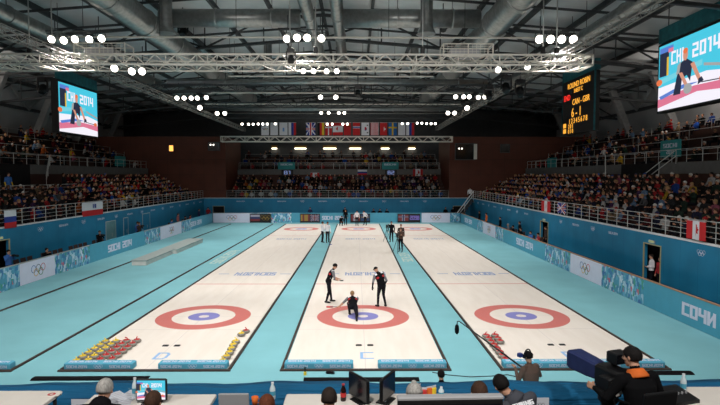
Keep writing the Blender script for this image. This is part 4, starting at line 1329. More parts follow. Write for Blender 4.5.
rail_flag('maple leaf flag hung on the far stand parapet', 'canada_wide', (8.2, YB + 6.72, 6.5), (1, 0, 0), 1.35, 0.95, 0)
rail_flag('white, blue and red flag hung on the far stand parapet', 'russia_wide', (0.6, YB + 6.72, 6.4), (1, 0, 0), 1.3, 0.7, 0)
rail_flag('red and white maple leaf flag hung left of centre on the far stand parapet', 'canada_wide', (-5.9, YB + 6.72, 6.0), (1, 0, 0), 1.2, 0.7, 0)

for k in range(18):
    y = 9.5 + 3.9 * k
    b = MB()
    b.prism([(a, hgt(a) - 0.5) for a in (XC - OUT, XC, XC + OUT)] + [(a, hgt(a) - 0.36) for a in (XC + OUT, XC, XC - OUT)], (0, y, 0), (1, 0, 0), (0, 0, 1), (0, 0.1, 0))
    struct('roof_beam', b, M['steel'])
for k, (y, z, r_, x0, x1) in enumerate(((28.0, 12.7, 0.05, -15, 10), (34.5, 12.6, 0.06, -12, 8), (37.2, 12.4, 0.05, -9, 5), (46.5, 12.7, 0.07, -13, 9), (53.0, 12.6, 0.06, -15, 10), (62.0, 12.7, 0.06, -15, 10))):
    r = thing('conduit', f'thin grey pipe crossing under the roof, {ORD[k]} from the camera', 'pipe', ((x0 + x1) / 2, y, z), 0, 'thin pipes under the roof')
    L = (x1 - x0) / 2
    MB().path([(-L, 0, 0), (L, 0, 0)], r_, 8).build('pipe_run', M['alu'], r)
    for q in range(-3, 4):
        if min(abs((x0 + x1) / 2 + q * L / 3.2 - w_) for w_ in (-11.9, 7.4, -3.05, -1.35)) > 1.0:
            MB().tube((q * L / 3.2, 0, 0), (q * L / 3.2, 0, 2.4), 0.015, n=5).build('hanger', M['steel'], r)

# ------------------------------------------------------------------ roof trusses, ducts, lighting rig
for k in range(6):
    y = 13.0 + 12.4 * k
    r = thing('roof_truss', f'arched steel roof truss spanning the hall, {ORD[k]} from the camera', 'roof truss', (XC, y, 0), 0, 'roof trusses')
    N = 16
    xs = [-OUT + 2 * OUT * i / N for i in range(N + 1)]
    top = [V((x, 0, hgt(x + XC) - 0.5)) for x in xs]
    bot = [V((x, 0, hgt(x + XC) - 2.6 - 1.2 * (abs(x) / OUT) ** 2 * 0 + 0.5 * (1 - (x / OUT) ** 2))) for x in xs]
    MB().path(top, 0.12, 6).build('top_chord', M['steel'], r)
    MB().path(bot, 0.12, 6).build('bottom_chord', M['steel'], r)
    lt = MB()
    for i in range(N):
        a, b = (bot[i], top[i + 1]) if i % 2 == 0 else (top[i], bot[i + 1])
        lt.tube(a, b, 0.07, n=5, cap=False)
        lt.tube(bot[i], top[i], 0.05, n=5, cap=False)
    lt.build('lattice', M['steel'], r)

def duct(label, pts, r, group, flange=3.0, m='duct'):
    o = thing('air_duct', label, 'air duct', pts[0], 0, group)
    p0 = V(pts[0])
    MB().path([V(p) - p0 for p in pts], r, 20).build('duct_tube', M[m], o, smooth=True)
    for a, b in zip(pts, pts[1:]):
        a, b = V(a), V(b)
        d = b - a
        n = int(d.length / flange)
        u = d.normalized()
        for i in range(1, n + 1):
            c = a + d * (i / (n + 0.5)) - p0
            MB().tube(c - u * 0.04, c + u * 0.04, r + 0.05, n=20).build('flange', M['duct'], o)
            wx = (c + p0).x
            if r > 0.34 or min(abs(wx - q) for q in (-11.9, 7.4, -3.05, -1.35)) > 1.0:
                MB().tube(c + V((0, 0, r)), c + V((0, 0, r + 1.6)), 0.02, n=5).build('hanger', M['steel'], o)
    return o
DG = 'round metal air ducts under the roof'
duct('wide metal duct running away along the left of the roof', [(-11.9, 16, 14.0), (-11.9, 60, 14.0)], 0.72, DG, 4.5)
duct('wide metal duct running away along the right of the roof', [(7.4, 16, 14.0), (7.4, 60, 14.0)], 0.72, DG, 4.5)
duct('metal duct crossing the roof from the left duct to the middle', [(-11.1, 30.4, 14.35), (-3.4, 30.4, 14.35)], 0.5, DG, 2.6)
duct('metal duct crossing the roof from the middle to the right duct', [(-1.0, 30.4, 14.35), (6.6, 30.4, 14.35)], 0.5, DG, 2.6)
duct('left one of two parallel ducts in the middle of the roof', [(-3.05, 18, 15.0), (-3.05, 58, 15.0)], 0.36, DG, 5)
duct('right one of two parallel ducts in the middle of the roof', [(-1.35, 18, 15.0), (-1.35, 58, 15.0)], 0.36, DG, 5)
duct('slimmer duct above the left stand', [(-17.6, 18, 13.6), (-17.6, 48, 13.6)], 0.42, DG, 5)
duct('slimmer duct above the right stand', [(13.2, 18, 13.8), (13.2, 48, 13.8)], 0.42, DG, 5)
duct('thin duct crossing low in front of the flags', [(-16, 57, 12.7), (11, 57, 12.7)], 0.3, DG, 5)
duct('thin duct crossing the roof behind the front light truss', [(-15, 42.5, 12.95), (10, 42.5, 12.95)], 0.2, DG, 5)
for lab, x, y in (('down-pointing duct outlet left of the middle ducts', -10.4, 29.2), ('down-pointing duct outlet right of the middle ducts', 3.5, 29.2), ('down-pointing duct outlet behind the front truss, left', -7.3, 43.5), ('down-pointing duct outlet behind the front truss, right', 4.4, 43.5)):
    r = thing('duct_outlet', lab, 'air duct', (x, y, 13.2), 0, 'duct outlets')
    MB().tube((0, 0, 0.5), (0, 0, 2.9), 0.33, n=18).build('riser', M['duct'], r, smooth=False)
    MB().lathe([(0.33, 0.5), (0.36, 0.3), (0.5, 0.0), (0.46, 0.0)], 18).build('diffuser', M['duct'], r)

def box_truss(label, p0, p1, w, h, bay, group, r=0.045, m='alu', name='lighting_truss', up=(0, 0, 1)):
    """four chords with zig-zag lacing on every face"""
    p0, p1 = V(p0), V(p1)
    o = thing(name, label, 'lighting truss', p0, 0, group)
    d = p1 - p0
    u = d.normalized()
    z = V(up)
    sd = u.cross(z).normalized()
    cs = {(i, j): sd * (w / 2 * i) + z * (h / 2 * j) for i in (-1, 1) for j in (-1, 1)}
    for c in cs.values():
        MB().tube(c, c + d, r, n=8).build('chord', M[m], o)
    n = max(2, int(round(d.length / bay)))
    for a, b in (((-1, -1), (-1, 1)), ((1, -1), (1, 1)), ((-1, -1), (1, -1)), ((-1, 1), (1, 1))):
        lc = MB()
        for i in range(n):
            s0, s1 = (a, b) if i % 2 == 0 else (b, a)
            lc.tube(cs[s0] + d * (i / n), cs[s1] + d * ((i + 1) / n), r * 0.55, n=6, cap=False)
            if i % 4 == 0:
                lc.tube(cs[a] + d * (i / n), cs[b] + d * (i / n), r * 0.6, n=6, cap=False)
        lc.tube(cs[a] + d, cs[b] + d, r, n=6, cap=False)
        lc.tube(cs[a], cs[b], r, n=6, cap=False)
        lc.build('lacing', M[m], o)
    return o
TG = 'aluminium trusses of the lighting rig'
FZ, FY = 10.95, 25.8
box_truss('long front aluminium truss crossing the whole hall', (-20.5, FY, FZ), (10.65, FY, FZ), 1.6, 0.46, 0.48, TG, 0.045)
box_truss('aluminium truss running away from the camera on the left', (-13.9, 12, 11.2), (-13.9, 66, 11.2), 0.36, 0.36, 0.55, TG, 0.022, 'truss_grey')
box_truss('aluminium truss running away from the camera on the right', (9.6, 12, 11.35), (9.6, 66, 11.35), 0.36, 0.36, 0.55, TG, 0.022, 'truss_grey')
CR = [(40.0, 11.55), (50.0, 11.6), (60.0, 11.7)]
for k, (y, z) in enumerate(CR):
    box_truss(f'dim cross truss of the lighting rig, {ORD[k]} one behind the front truss', (-15.5, y, z + 0.5), (10.5, y, z + 0.5), 0.5, 0.45, 0.8, TG, 0.03, 'steel')
box_truss('pale truss in front of the flags at the far end', (-16.3, 64.5, 9.95), (11.2, 64.5, 9.95), 0.7, 0.6, 0.7, TG, 0.06, 'alu')
for lab, u, y, z in (('left', 25, 25, 11.2), ('second', 48, 25, 11.2), ('third', 289, 25, 11.2), ('fourth', 315, 25, 11.2), ('fifth', 424, 25, 11.2), ('sixth', 547, 25, 11.2), ('rightmost', 561, 25, 11.2)):
    x = -0.28 + (u - 356) * 25 / 538
    r = thing('hoist_chain', f'vertical hoist chain holding the front truss, {lab} along it', 'hoist', (x, FY, z), 0, 'hoist chains')
    MB().tube((0, 0, 0.55), (0, 0, 4.3 if abs(x - XC) > 6 else 5.3), 0.028, n=6).build('hanging_chain', M['rail'], r)
    MB().cbox(-0.1, 0.1, -0.1, 0.1, 0.1, 0.5, 0.03).build('chain_motor', M['black'], r)
    MB().tube((0, 0, 0), (0, 0, 0.12), 0.04, n=8).build('hook', M['steel'], r)
# cages and boxes standing on the front truss
for lab, u0, u1, y in (('pale metal cage on the left of the front truss', 84, 133, 26.2), ('pale metal cage on the right of the front truss', 441, 489, 26.2)):
    x0, x1 = [-0.28 + (u - 356) * y / 538 for u in (u0, u1)]
    r = thing('equipment_cage', lab, 'cage', ((x0 + x1) / 2, y, 11.24), 0, 'cages on the front truss')
    w = (x1 - x0) / 2
    for sx in (-1, 0, 1):
        for sy in (-0.5, 0.5):
            MB().tube((sx * w, sy, 0), (sx * w, sy, 0.6), 0.03, n=6).build('upright', M['alu'], r)
    for z in (0.02, 0.6):
        f = MB()
        f.tube((-w, -0.5, z), (w, -0.5, z), 0.03, n=6).tube((-w, 0.5, z), (w, 0.5, z), 0.03, n=6).tube((-w, -0.5, z), (-w, 0.5, z), 0.03, n=6).tube((w, -0.5, z), (w, 0.5, z), 0.03, n=6)
        f.build('frame', M['alu'], r)
    g = MB()
    for i in range(1, 12):
        x = -w + 2 * w * i / 12
        g.tube((x, -0.5, 0), (x, -0.5, 0.6), 0.009, n=4, cap=False)
    for i in range(1, 5):
        g.tube((-w, -0.5, 0.12 * i), (w, -0.5, 0.12 * i), 0.009, n=4, cap=False)
    g.build('mesh_grille', M['alu'], r)
    MB().cbox(-w * 0.7, w * 0.5, -0.3, 0.35, 0.03, 0.42, 0.03).build('winch_case', M['greyplastic'], r)
# dark hanging fixtures
def moving_head(label, p, s=1.0):
    r = thing('moving_light', label, 'stage light', p, 0, 'dark fixtures hung from the trusses')
    MB().tube((0, 0, 0.3 * s), (0, 0, 0.9 * s), 0.03, n=6).build('hanging_clamp', M['steel'], r)
    MB().cbox(-0.2 * s, 0.2 * s, -0.16 * s, 0.16 * s, 0.14 * s, 0.34 * s, 0.03).build('base', M['black'], r)
    for k in (-1, 1):
        MB().cbox(k * 0.22 * s - 0.03, k * 0.22 * s + 0.03, -0.06 * s, 0.06 * s, -0.26 * s, 0.2 * s, 0.01).build('yoke_arm', M['black'], r)
    MB().lathe([(0.1 * s, -0.25 * s), (0.17 * s, -0.18 * s), (0.18 * s, 0.1 * s), (0.14 * s, 0.2 * s)], 14, (0, 0, -0.22 * s), 0, (0, -0.5, -0.8)).build('head', M['black'], r)
    return r
for lab, u, v, y, s in (('dark moving light hanging under the front truss right of centre', 358, 91, 33, 1.0), ('dark moving light hung by the left screen', 47, 86, 33, 1.3), ('dark moving light over the middle, above the front truss', 442, 25, 31, 1.2),
                        ('dark moving light above the front truss, left part', 186, 30, 33, 1.3), ('dark moving light under the right end of the front truss', 505, 84, 31, 1.3), ('dark moving light beside the right end of the front truss', 519, 88, 31.5, 1.3),
                        ('dark moving light near the fluttering cables on the right', 488, 92, 34, 1.2), ('dark moving light on the front truss by the chain hoists', 292, 57, 25, 0.9)):
    moving_head(lab, (-0.28 + (u - 356) * y / 538, y, 5.63 + (175.5 - v) * y / 538), s)

# floodlights: clusters along the rig
ROWS = [(26.7, 'front truss upper', [(57, 42), (69, 43), (80, 42), (94, 42), (106, 41)], 'left cluster', .18), (26.7, 'front truss upper', [(288, 41), (298, 40), (308, 40), (322, 40.5)], 'middle cluster', .18), (26.7, 'front truss upper', [(537.5, 41), (548.5, 41), (559.5, 41), (571, 41)], 'right cluster', .2),
        (25.5, 'front truss lower', [(118, 70), (135, 73), (145, 73)], 'left cluster', .17), (25.5, 'front truss lower', [(304, 72.5), (314, 72.5), (327, 72.5), (337, 72.5)], 'middle cluster', .12), (25.5, 'front truss lower', [(497, 71), (526, 68)], 'right cluster', .14),
        (40.0, 'second row', [(179, 99), (186, 99), (193, 99), (199, 99), (208, 98.5)], 'left cluster', .16), (40.0, 'second row', [(321, 98), (336, 98)], 'middle cluster', .17), (40.0, 'second row', [(455, 97.5), (463, 97.5), (468.5, 97.5), (477.5, 98), (484, 97.5)], 'right cluster', .16),
        (44.0, 'third row', [(201.5, 108.5)], 'left cluster', .2), (44.0, 'third row', [(466.5, 108.5)], 'right cluster', .2),
        (50.0, 'fourth row', [(218.5, 114), (226, 114)], 'left cluster', .19), (50.0, 'fourth row', [(321.5, 113.5), (329, 113.5), (339, 113.5), (344.5, 113.5)], 'middle cluster', .14), (50.0, 'fourth row', [(447.5, 113.5), (454, 113.5)], 'right cluster', .19),
        (60.0, 'fifth row', [(243, 124.5), (249.5, 124.7), (254, 124.7), (259, 124.5), (263.5, 124.5), (268, 124.5), (276, 124.3)], 'left cluster', .13), (60.0, 'fifth row', [(327.5, 124.5), (332.5, 124.5), (343, 124.5), (347.5, 124.5)], 'middle cluster', .13), (60.0, 'fifth row', [(402, 124), (407.5, 124), (417, 123.5), (421.5, 123.5), (426.3, 124), (430.8, 124), (435, 124)], 'right cluster', .13)]
def make_flood():
    r = thing('floodlight', '', 'lamp')
    MB().lathe([(0.5, -0.9), (0.72, -0.75), (0.86, -0.25), (0.98, -0.02), (1.04, 0.0)], 16, (0, 0, 0), 0, (0, -1, 0)).build('housing', M['black'], r, smooth=True)
    MB().lathe([(0.97, 0.0), (0.9, 0.07), (0.5, 0.17), (0.1, 0.2)], 18, (0, 0, 0), 0, (0, -1, 0)).build('lens', M['lens'], r, smooth=True)
    y = MB()
    for k in (-1, 1):
        y.tube((1.08 * k, 0.3, 0), (1.08 * k, 0.3, 1.5), 0.09, n=6)
    y.tube((-1.08, 0.3, 1.5), (1.08, 0.3, 1.5), 0.09, n=6).tube((0, 0.3, 1.5), (0, 0.3, 2.3), 0.12, n=6)
    y.build('mounting_yoke', M['steel'], r)
    return r
fl = make_flood()
index_children(None)
firstf = True
CLUST = {}
for y, row, lst, cl_, R in ROWS:
    for k, (u, v) in enumerate(lst):
        o = fl if firstf else copy_tree(fl)
        firstf = False
        x, z = -0.28 + (u - 356) * y / 538, 5.63 + (175.5 - v) * y / 538
        o.location = (x, y, z)
        o.scale = (R, R, R)
        o.rotation_euler = (math.radians(22), 0, 0)
        o['label'] = f'glowing white floodlight in the {row}, {cl_}, ' + (f'{ORD[k]} from the left' if len(lst) > 1 else 'hung lower on its own')
        o['group'] = 'floodlights of the lighting rig'
        CLUST.setdefault((y, row, cl_), []).append((x, y, z))
# bars that carry the floodlights
for (y, row, cl_), ps in CLUST.items():
    x0, x1 = min(p[0] for p in ps) - 0.3, max(p[0] for p in ps) + 0.3
    z = sum(p[2] for p in ps) / len(ps) + 0.42
    r = thing('lamp_bar', f'dark lamp bar carrying the floodlights of the {row}, {cl_}', 'lamp bar', ((x0 + x1) / 2, y + 0.05, z), 0, 'bars carrying floodlights')
    MB().tube((x0 - (x0 + x1) / 2, 0, 0), (x1 - (x0 + x1) / 2, 0, 0), 0.03, n=6).build('bar', M['steel'], r)
    for s in (-0.7, 0.7):
        MB().tube((s * (x1 - x0) / 2, 0, 0), (s * (x1 - x0) / 2, 0, 0.7), 0.02, n=6).build('hanger', M['steel'], r)

# ------------------------------------------------------------------ video screens and scoreboard
SCM = [mat('scr_teal', (70, 196, 222), emit=1.0), mat('scr_white', (240, 236, 246), emit=1.0), mat('scr_red', (226, 120, 150), emit=0.9), mat('scr_blue', (90, 130, 214), emit=0.9), mat('scr_dark', (40, 46, 70), emit=0.8),
       mat('scr_skin', (216, 150, 126), emit=0.9), mat('scr_grey', (176, 178, 178), emit=0.8), mat('scr_yellow', (230, 190, 60), emit=0.9), mat('scr_orange', (238, 120, 70), emit=0.9), mat('scr_band', (120, 214, 230), emit=0.9)]
def picture(mb, o, ux, uy, w, h, d=0.004):
    """the broadcast picture on a screen, w x h, lower left corner at o"""
    o, ux, uy = V(o), V(ux), V(uy)
    nz = ux.cross(uy)
    def pg(pts, m, lay):
        mb.prism([(x * w, y * h) for x, y in pts], o + nz * (0.003 * lay), ux, uy, nz * d, m)
    def el(cx, cy, rx, ry, m, lay, a0=0, a1=2 * PI, n=28):
        pg([(cx + rx * math.cos(a0 + (a1 - a0) * i / n), cy + ry * math.sin(a0 + (a1 - a0) * i / n)) for i in range(n)], m, lay)
    pg([(0, 0), (1, 0), (1, 1), (0, 1)], 0, 0)
    pg([(0, 0.36), (0, 0), (1, 0), (1, 0.36), (0.72, 0.42)], 1, 1)
    pg([(0, 0.40), (0.66, 0.52), (0.66, 0.60), (0, 0.48)], 9, 1)
    pg([(0.68, 0.54), (1, 0.44), (1, 0.40), (0.68, 0.5)], 6, 2)
    pg([(0, 0.05), (0, 0.18), (0.55, 0.26), (1, 0.24), (1, 0.12), (0.6, 0.17)], 2, 2)
    pg([(0.02, 0.22), (0.4, 0.32), (0.62, 0.30), (0.3, 0.24), (0.05, 0.17)], 3, 3)
    strokes(mb, 'CHI', o + ux * (0.30 * w) + uy * (0.76 * h) + nz * 0.006, ux, uy, 0.20 * h, w=0.19 * w, t=0.42, depth=0.004, m=1, gap=0.7)
    strokes(mb, '2014', o + ux * (0.70 * w) + uy * (0.76 * h) + nz * 0.006, ux, uy, 0.20 * h, w=0.36 * w, t=0.42, depth=0.004, m=1, gap=0.75)
    # player
    pg([(0.25, 0.19), (0.36, 0.19), (0.38, 0.40), (0.45, 0.44), (0.50, 0.34), (0.53, 0.60), (0.44, 0.68), (0.35, 0.64), (0.30, 0.45)], 4, 5)
    pg([(0.31, 0.62), (0.36, 0.66), (0.34, 0.5), (0.29, 0.48)], 6, 6)
    pg([(0.50, 0.58), (0.55, 0.60), (0.66, 0.32), (0.62, 0.30)], 5, 6)
    pg([(0.33, 0.5), (0.38, 0.5), (0.47, 0.30), (0.43, 0.28)], 5, 6)
    pg([(0.61, 0.26), (0.69, 0.30), (0.66, 0.36), (0.62, 0.34)], 4, 7)
    el(0.425, 0.74, 0.035, 0.085, 5, 7)
    el(0.425, 0.795, 0.035, 0.04, 8, 8)
    el(0.47, 0.24, 0.06, 0.075, 6, 8)
    pg([(0.66, 0.29), (0.9, 0.27), (0.9, 0.255), (0.66, 0.275)], 4, 7)
    el(0.93, 0.265, 0.045, 0.04, 8, 8)
    el(0.02, 0.44, 0.05, 0.05, 8, 8)
    # score graphic
    pg([(0.02, 0.52), (0.17, 0.52), (0.17, 0.88), (0.02, 0.88)], 4, 8)
    pg([(0.14, 0.52), (0.17, 0.52), (0.17, 0.80), (0.14, 0.80)], 7, 9)
    pg([(0.02, 0.88), (0.24, 0.88), (0.24, 0.96), (0.02, 0.96)], 3, 8)
    pg([(0.16, 0.86), (0.24, 0.86), (0.24, 0.92), (0.16, 0.92)], 2, 9)
    return mb
def big_screen(label, p, ux, w, h):
    r = thing('video_screen', label, 'screen', p, 0, 'video screens above the stands')
    ux = V(ux)
    nz = ux.cross(V((0, 0, 1)))
    MB().obox(-nz * 0.25 + V((0, 0, 0)), ux * (w / 2 + 0.12), V((0, 0, h / 2 + 0.12)), nz * 0.25).build('case', M['black'], r)
    hb = MB().obox(V((0, 0, h / 2 + 0.62)) - nz * 0.1, ux * (w / 2 + 0.1), V((0, 0, 0.42)), nz * 0.1)
    hb.build('header_banner', mat('banner_teal', (26, 96, 104), 0.6, var=0.3, scale=2.5), r)
    for s in (-0.8, 0.8):
        MB().tube(ux * (w / 2 * s) + V((0, 0, h / 2 + 1.0)) - nz * 0.15, ux * (w / 2 * s) + V((0, 0, h / 2 + 3.6)) - nz * 0.15, 0.03, n=6).build('hanger', M['steel'], r)
    picture(MB(), ux * (-w / 2) + V((0, 0, -h / 2)) + nz * 0.002, ux, (0, 0, 1), w, h).build('display', SCM, r)
    return r
big_screen('video screen above the left stand showing a curler and 2014 lettering', (-22.6, 43.9, 10.83), (0, 1, 0), 6.0, 3.72)
big_screen('large video screen above the right stand showing a curler and 2014 lettering', (17.4, 28.6, 11.22), (0, -1, 0), 6.0, 3.7)

def font_mesh(body, size, depth=0.01):
    c = bpy.data.curves.new('lettering_curve', 'FONT')
    c.body, c.size, c.extrude, c.align_x, c.align_y = body, size, depth, 'CENTER', 'CENTER'
    o = bpy.data.objects.new('lettering_curve', c)
    COL.objects.link(o)
    me = bpy.data.meshes.new_from_object(o.evaluated_get(bpy.context.evaluated_depsgraph_get()))
    bpy.data.objects.remove(o)
    bpy.data.curves.remove(c)
    me.name = 'lettering'
    return me
r = thing('scoreboard', 'black hanging scoreboard with amber digits reading 6 - 1', 'scoreboard', (17.4, 43.2, 11.1))
MB().box(0, 0.4, -3.1, 3.1, -2.1, 2.35).build('case', M['black'], r)
MB().box(-0.02, 0.4, -3.15, 3.15, 2.4, 3.2).build('header_banner', MATS['banner_teal'], r)
for y in (-3.12, 3.06):
    MB().box(-0.03, 0.1, y, y + 0.06, -2.1, 2.4).build('side_trim', MATS['banner_teal'], r)
for s in (-2.4, 2.4):
    MB().tube((0.2, s, 3.2), (0.2, s, 4.6), 0.03, n=6).build('hanger', M['steel'], r)
amber = mat('amber_led', (255, 176, 60), emit=1.1)
redled = mat('red_led', (255, 50, 40), emit=1.1)
Rm = Matrix(((0, 0, -1), (-1, 0, 0), (0, 1, 0))).to_4x4()       # text plane faces -x
for txt, y, z, sz, m in (('ROUND ROBIN', -0.2, 1.85, 0.62, amber), ('SHEET C', -0.2, 1.35, 0.45, amber), ('END', 2.05, 0.95, 0.66, redled), ('CAN - GBR', -0.7, 0.45, 0.66, amber), ('6 - 1', 0.1, -0.4, 1.05, amber),
                         ('1 2 3 4 5 6 7 8', -0.2, -1.05, 0.6, amber), ('2 0 1', 1.2, -1.45, 0.5, amber), ('0 1 0', 1.2, -1.85, 0.5, amber)):
    me = font_mesh(txt, sz)
    me.materials.clear()
    me.materials.append(m)
    o = bpy.data.objects.new('lettering', me)
    COL.objects.link(o)
    o.parent = r
    o.matrix_local = Matrix.Translation((-0.02, y, z)) @ Rm
for z in (-1.3, -1.75):
    MB().box(-0.03, 0, 2.2, 2.75, z - 0.18, z + 0.18).build('team_mark', amber, r)

# ------------------------------------------------------------------ spectators
JACKETS = [('black', (12, 12, 14), 34), ('charcoal', (30, 31, 35), 12), ('navy', (20, 25, 54), 12), ('dark red', (84, 17, 24), 8), ('bright red', (158, 28, 34), 6), ('white', (178, 176, 176), 6), ('grey', (82, 82, 86), 5),
           ('royal blue', (30, 66, 140), 6), ('dark green', (24, 44, 34), 4), ('brown', (56, 40, 30), 6), ('yellow', (190, 152, 44), 2), ('purple', (66, 34, 78), 2), ('pale blue', (96, 124, 156), 3), ('tan', (124, 102, 78), 3), ('orange', (168, 84, 36), 1), ('pink', (146, 76, 96), 1)]
HEADS = [('black hair', 'short', 'black', 20), ('brown hair', 'short', 'brown', 20), ('fair hair', 'short', 'fair', 8), ('grey hair', 'short', 'grey', 8), ('white knit hat', 'knit', 'white_hat', 6), ('red knit hat', 'knit', 'red_hat', 6), ('navy knit hat', 'knit', 'navy_hat', 6),
         ('long brown hair', 'long', 'brown', 12), ('long black hair', 'long', 'black', 8), ('black cap', 'cap', 'black_hat', 6), ('long fair hair', 'long', 'fair', 6), ('blue cap', 'cap', 'blue_hat', 4), ('long auburn hair', 'long', 'auburn', 4)]
SM = dict(skin=mat('dim_stand_skin', (168, 120, 96), 0.7, spec=0.2, var=0.06), lip=M['lip'], eye=M['eye'], top=M['jacket'], trousers=M['trousers'], shoe=M['shoe'])  # skin copy darkened to put the dimness of the stands into its colour
POSES = [P_(SIT), P_(SIT, chest=(0, 0.08, 0.85), neck=(0, 0.17, 1.01), head=(0, 0.24, 1.16), lel=(-0.25, 0.26, 0.68), rel=(0.25, 0.26, 0.68), lwr=(-0.08, 0.42, 0.66), rwr=(0.08, 0.42, 0.66), curl=0.8),
         P_(SIT, lel=(-0.28, 0.10, 0.80), rel=(0.28, 0.10, 0.80), lwr=(-0.05, 0.27, 0.90), rwr=(0.05, 0.29, 0.90), ldir=(0.3, 0.5, 0.8), rdir=(-0.3, 0.5, 0.8)),
         P_(SIT, hf=(-0.5, 1, 0), lwr=(0.10, 0.20, 0.80), rwr=(-0.08, 0.24, 0.82), ldir=(1, 0.1, 0.1), rdir=(-1, 0.1, 0.1)),
         P_(SIT, hf=(0.5, 1, -0.1), chest=(0.03, -0.03, 0.87), neck=(0.05, -0.02, 1.05), head=(0.07, 0.0, 1.22), rel=(0.30, 0.02, 0.74), rwr=(0.22, 0.28, 0.62)),
         P_(STAND, lel=(-0.26, 0.05, 1.18), rel=(0.26, 0.05, 1.18), lwr=(-0.10, 0.24, 1.06), rwr=(0.10, 0.24, 1.06), ldir=(0.5, 0.6, 0), rdir=(-0.5, 0.6, 0))]
BODIES, HAIRS = [], {}
for k, ps in enumerate(POSES):
    me, hR, hd = body_mesh(ps, MAN, SM, 0.020, 1.03)
    BODIES.append(me)
    for st in ('short', 'knit', 'long', 'cap'):
        o = hair_mb(hR, hd, st, k).build('hair', M['haircol'], smooth=True)
        HAIRS[k, st] = o.data
        bpy.data.objects.remove(o)

CAMP = (-0.28, 0.0, 5.63)
def pix(x, y, z):
    """where a world point falls in the 720 x 405 frame of the photograph"""
    a = 0.0075
    dx, dy, dz = x - CAMP[0], y, z - CAMP[2]
    rx, ry = dx * math.cos(a) - dy * math.sin(a), dx * math.sin(a) + dy * math.cos(a)
    p = math.atan(27 / 538)
    d, u = ry * math.cos(p) - dz * math.sin(p), ry * math.sin(p) + dz * math.cos(p)
    return 360 + 538 * rx / d, 202.5 - 538 * u / d, d
seats = []
def fill(stand, rows, occ, jitter):
    for i, (d, z) in enumerate(rows):
        if stand == 'far':
            s, e = TL + 0.6, TR - 0.6
        else:
            s, e = 16.0, 66.2
        while s < e:
            if rng.random() < occ and not (stand == 'left' and 4 <= i < 6 and d < 6 and 29.5 < s < 44.5):
                q = s + rng.uniform(-0.06, 0.06)
                x, y, rz = {'left': (XL - d - 0.12, q, -PI / 2), 'right': (XR + d + 0.12, q, PI / 2), 'far': (q, YB + d + 0.12, PI)}[stand]
                u, v, dep = pix(x, y, z + 1.1)
                if -8 < u < 728 and dep > 1:
                    seats.append((dep, x, y, z, rz + rng.uniform(-0.3, 0.3), stand, i, d > 6))
            s += 0.61
fill('left', LOW, 0.86, 0)
fill('right', LOW, 0.92, 0)
fill('far', LOW, 0.85, 0)
fill('left', UP, 0.24, 0)
fill('right', UP, 0.22, 0)
fill('far', UPB, 0.36, 0)
seats.sort(key=lambda q: q[0])
NIND = 240
def zone(stand, y, up):
    if stand == 'right':
        ed = [(24.4, 'near large leaf flag'), (28.0, 'above two-person doorway'), (33.0, 'nearer than union flag'), (38.3, 'behind union flag'), (99, 'past union flag')]
    else:
        ed = [(31.0, 'by tricolour flag'), (36.5, 'nearer than long banner'), (41.0, 'behind long banner'), (99, 'past long banner')]
    return next(t for e, t in ed if y < e)
ROWN = ['front', 'second', 'third', 'fourth', 'fifth', 'sixth', 'seventh', 'eighth']
taken = set()
jw = np.array([j[2] for j in JACKETS], float); jw /= jw.sum()
hw_ = np.array([h[3] for h in HEADS], float); hw_ /= hw_.sum()
for dep, x, y, z, rz, stand, row, up in seats[:NIND]:
    zn = zone(stand, y, up)
    for _ in range(300):
        j, h = JACKETS[rng.choice(len(JACKETS), p=jw)], HEADS[rng.choice(len(HEADS), p=hw_)]
        key = (stand, row, up, zn, j[0], h[0])
        if key not in taken:
            break
    taken.add(key)
    k = int(rng.integers(0, 5))
    o = bpy.data.objects.new('person', BODIES[k])
    COL.objects.link(o)
    o.location, o.rotation_euler = (x, y, z - 0.02), (0, 0, rz)
    sc = rng.uniform(0.95, 1.04)
    o.scale = (sc, sc, sc)
    o.color = srgb(*j[1])
    tag(o, f'person in {j[0]} jacket, {h[0]}, {ROWN[row]} row, {"upper " if up else ""}{stand} stand, {zn}', 'person', f'spectators in the {stand} stand')
    c = bpy.data.objects.new({'knit': 'knit_hat', 'cap': 'cap'}.get(h[1], 'hair'), HAIRS[k, h[1]])
    COL.objects.link(c)
    c.parent = o
    c.color = srgb(*HAIR[h[2]])

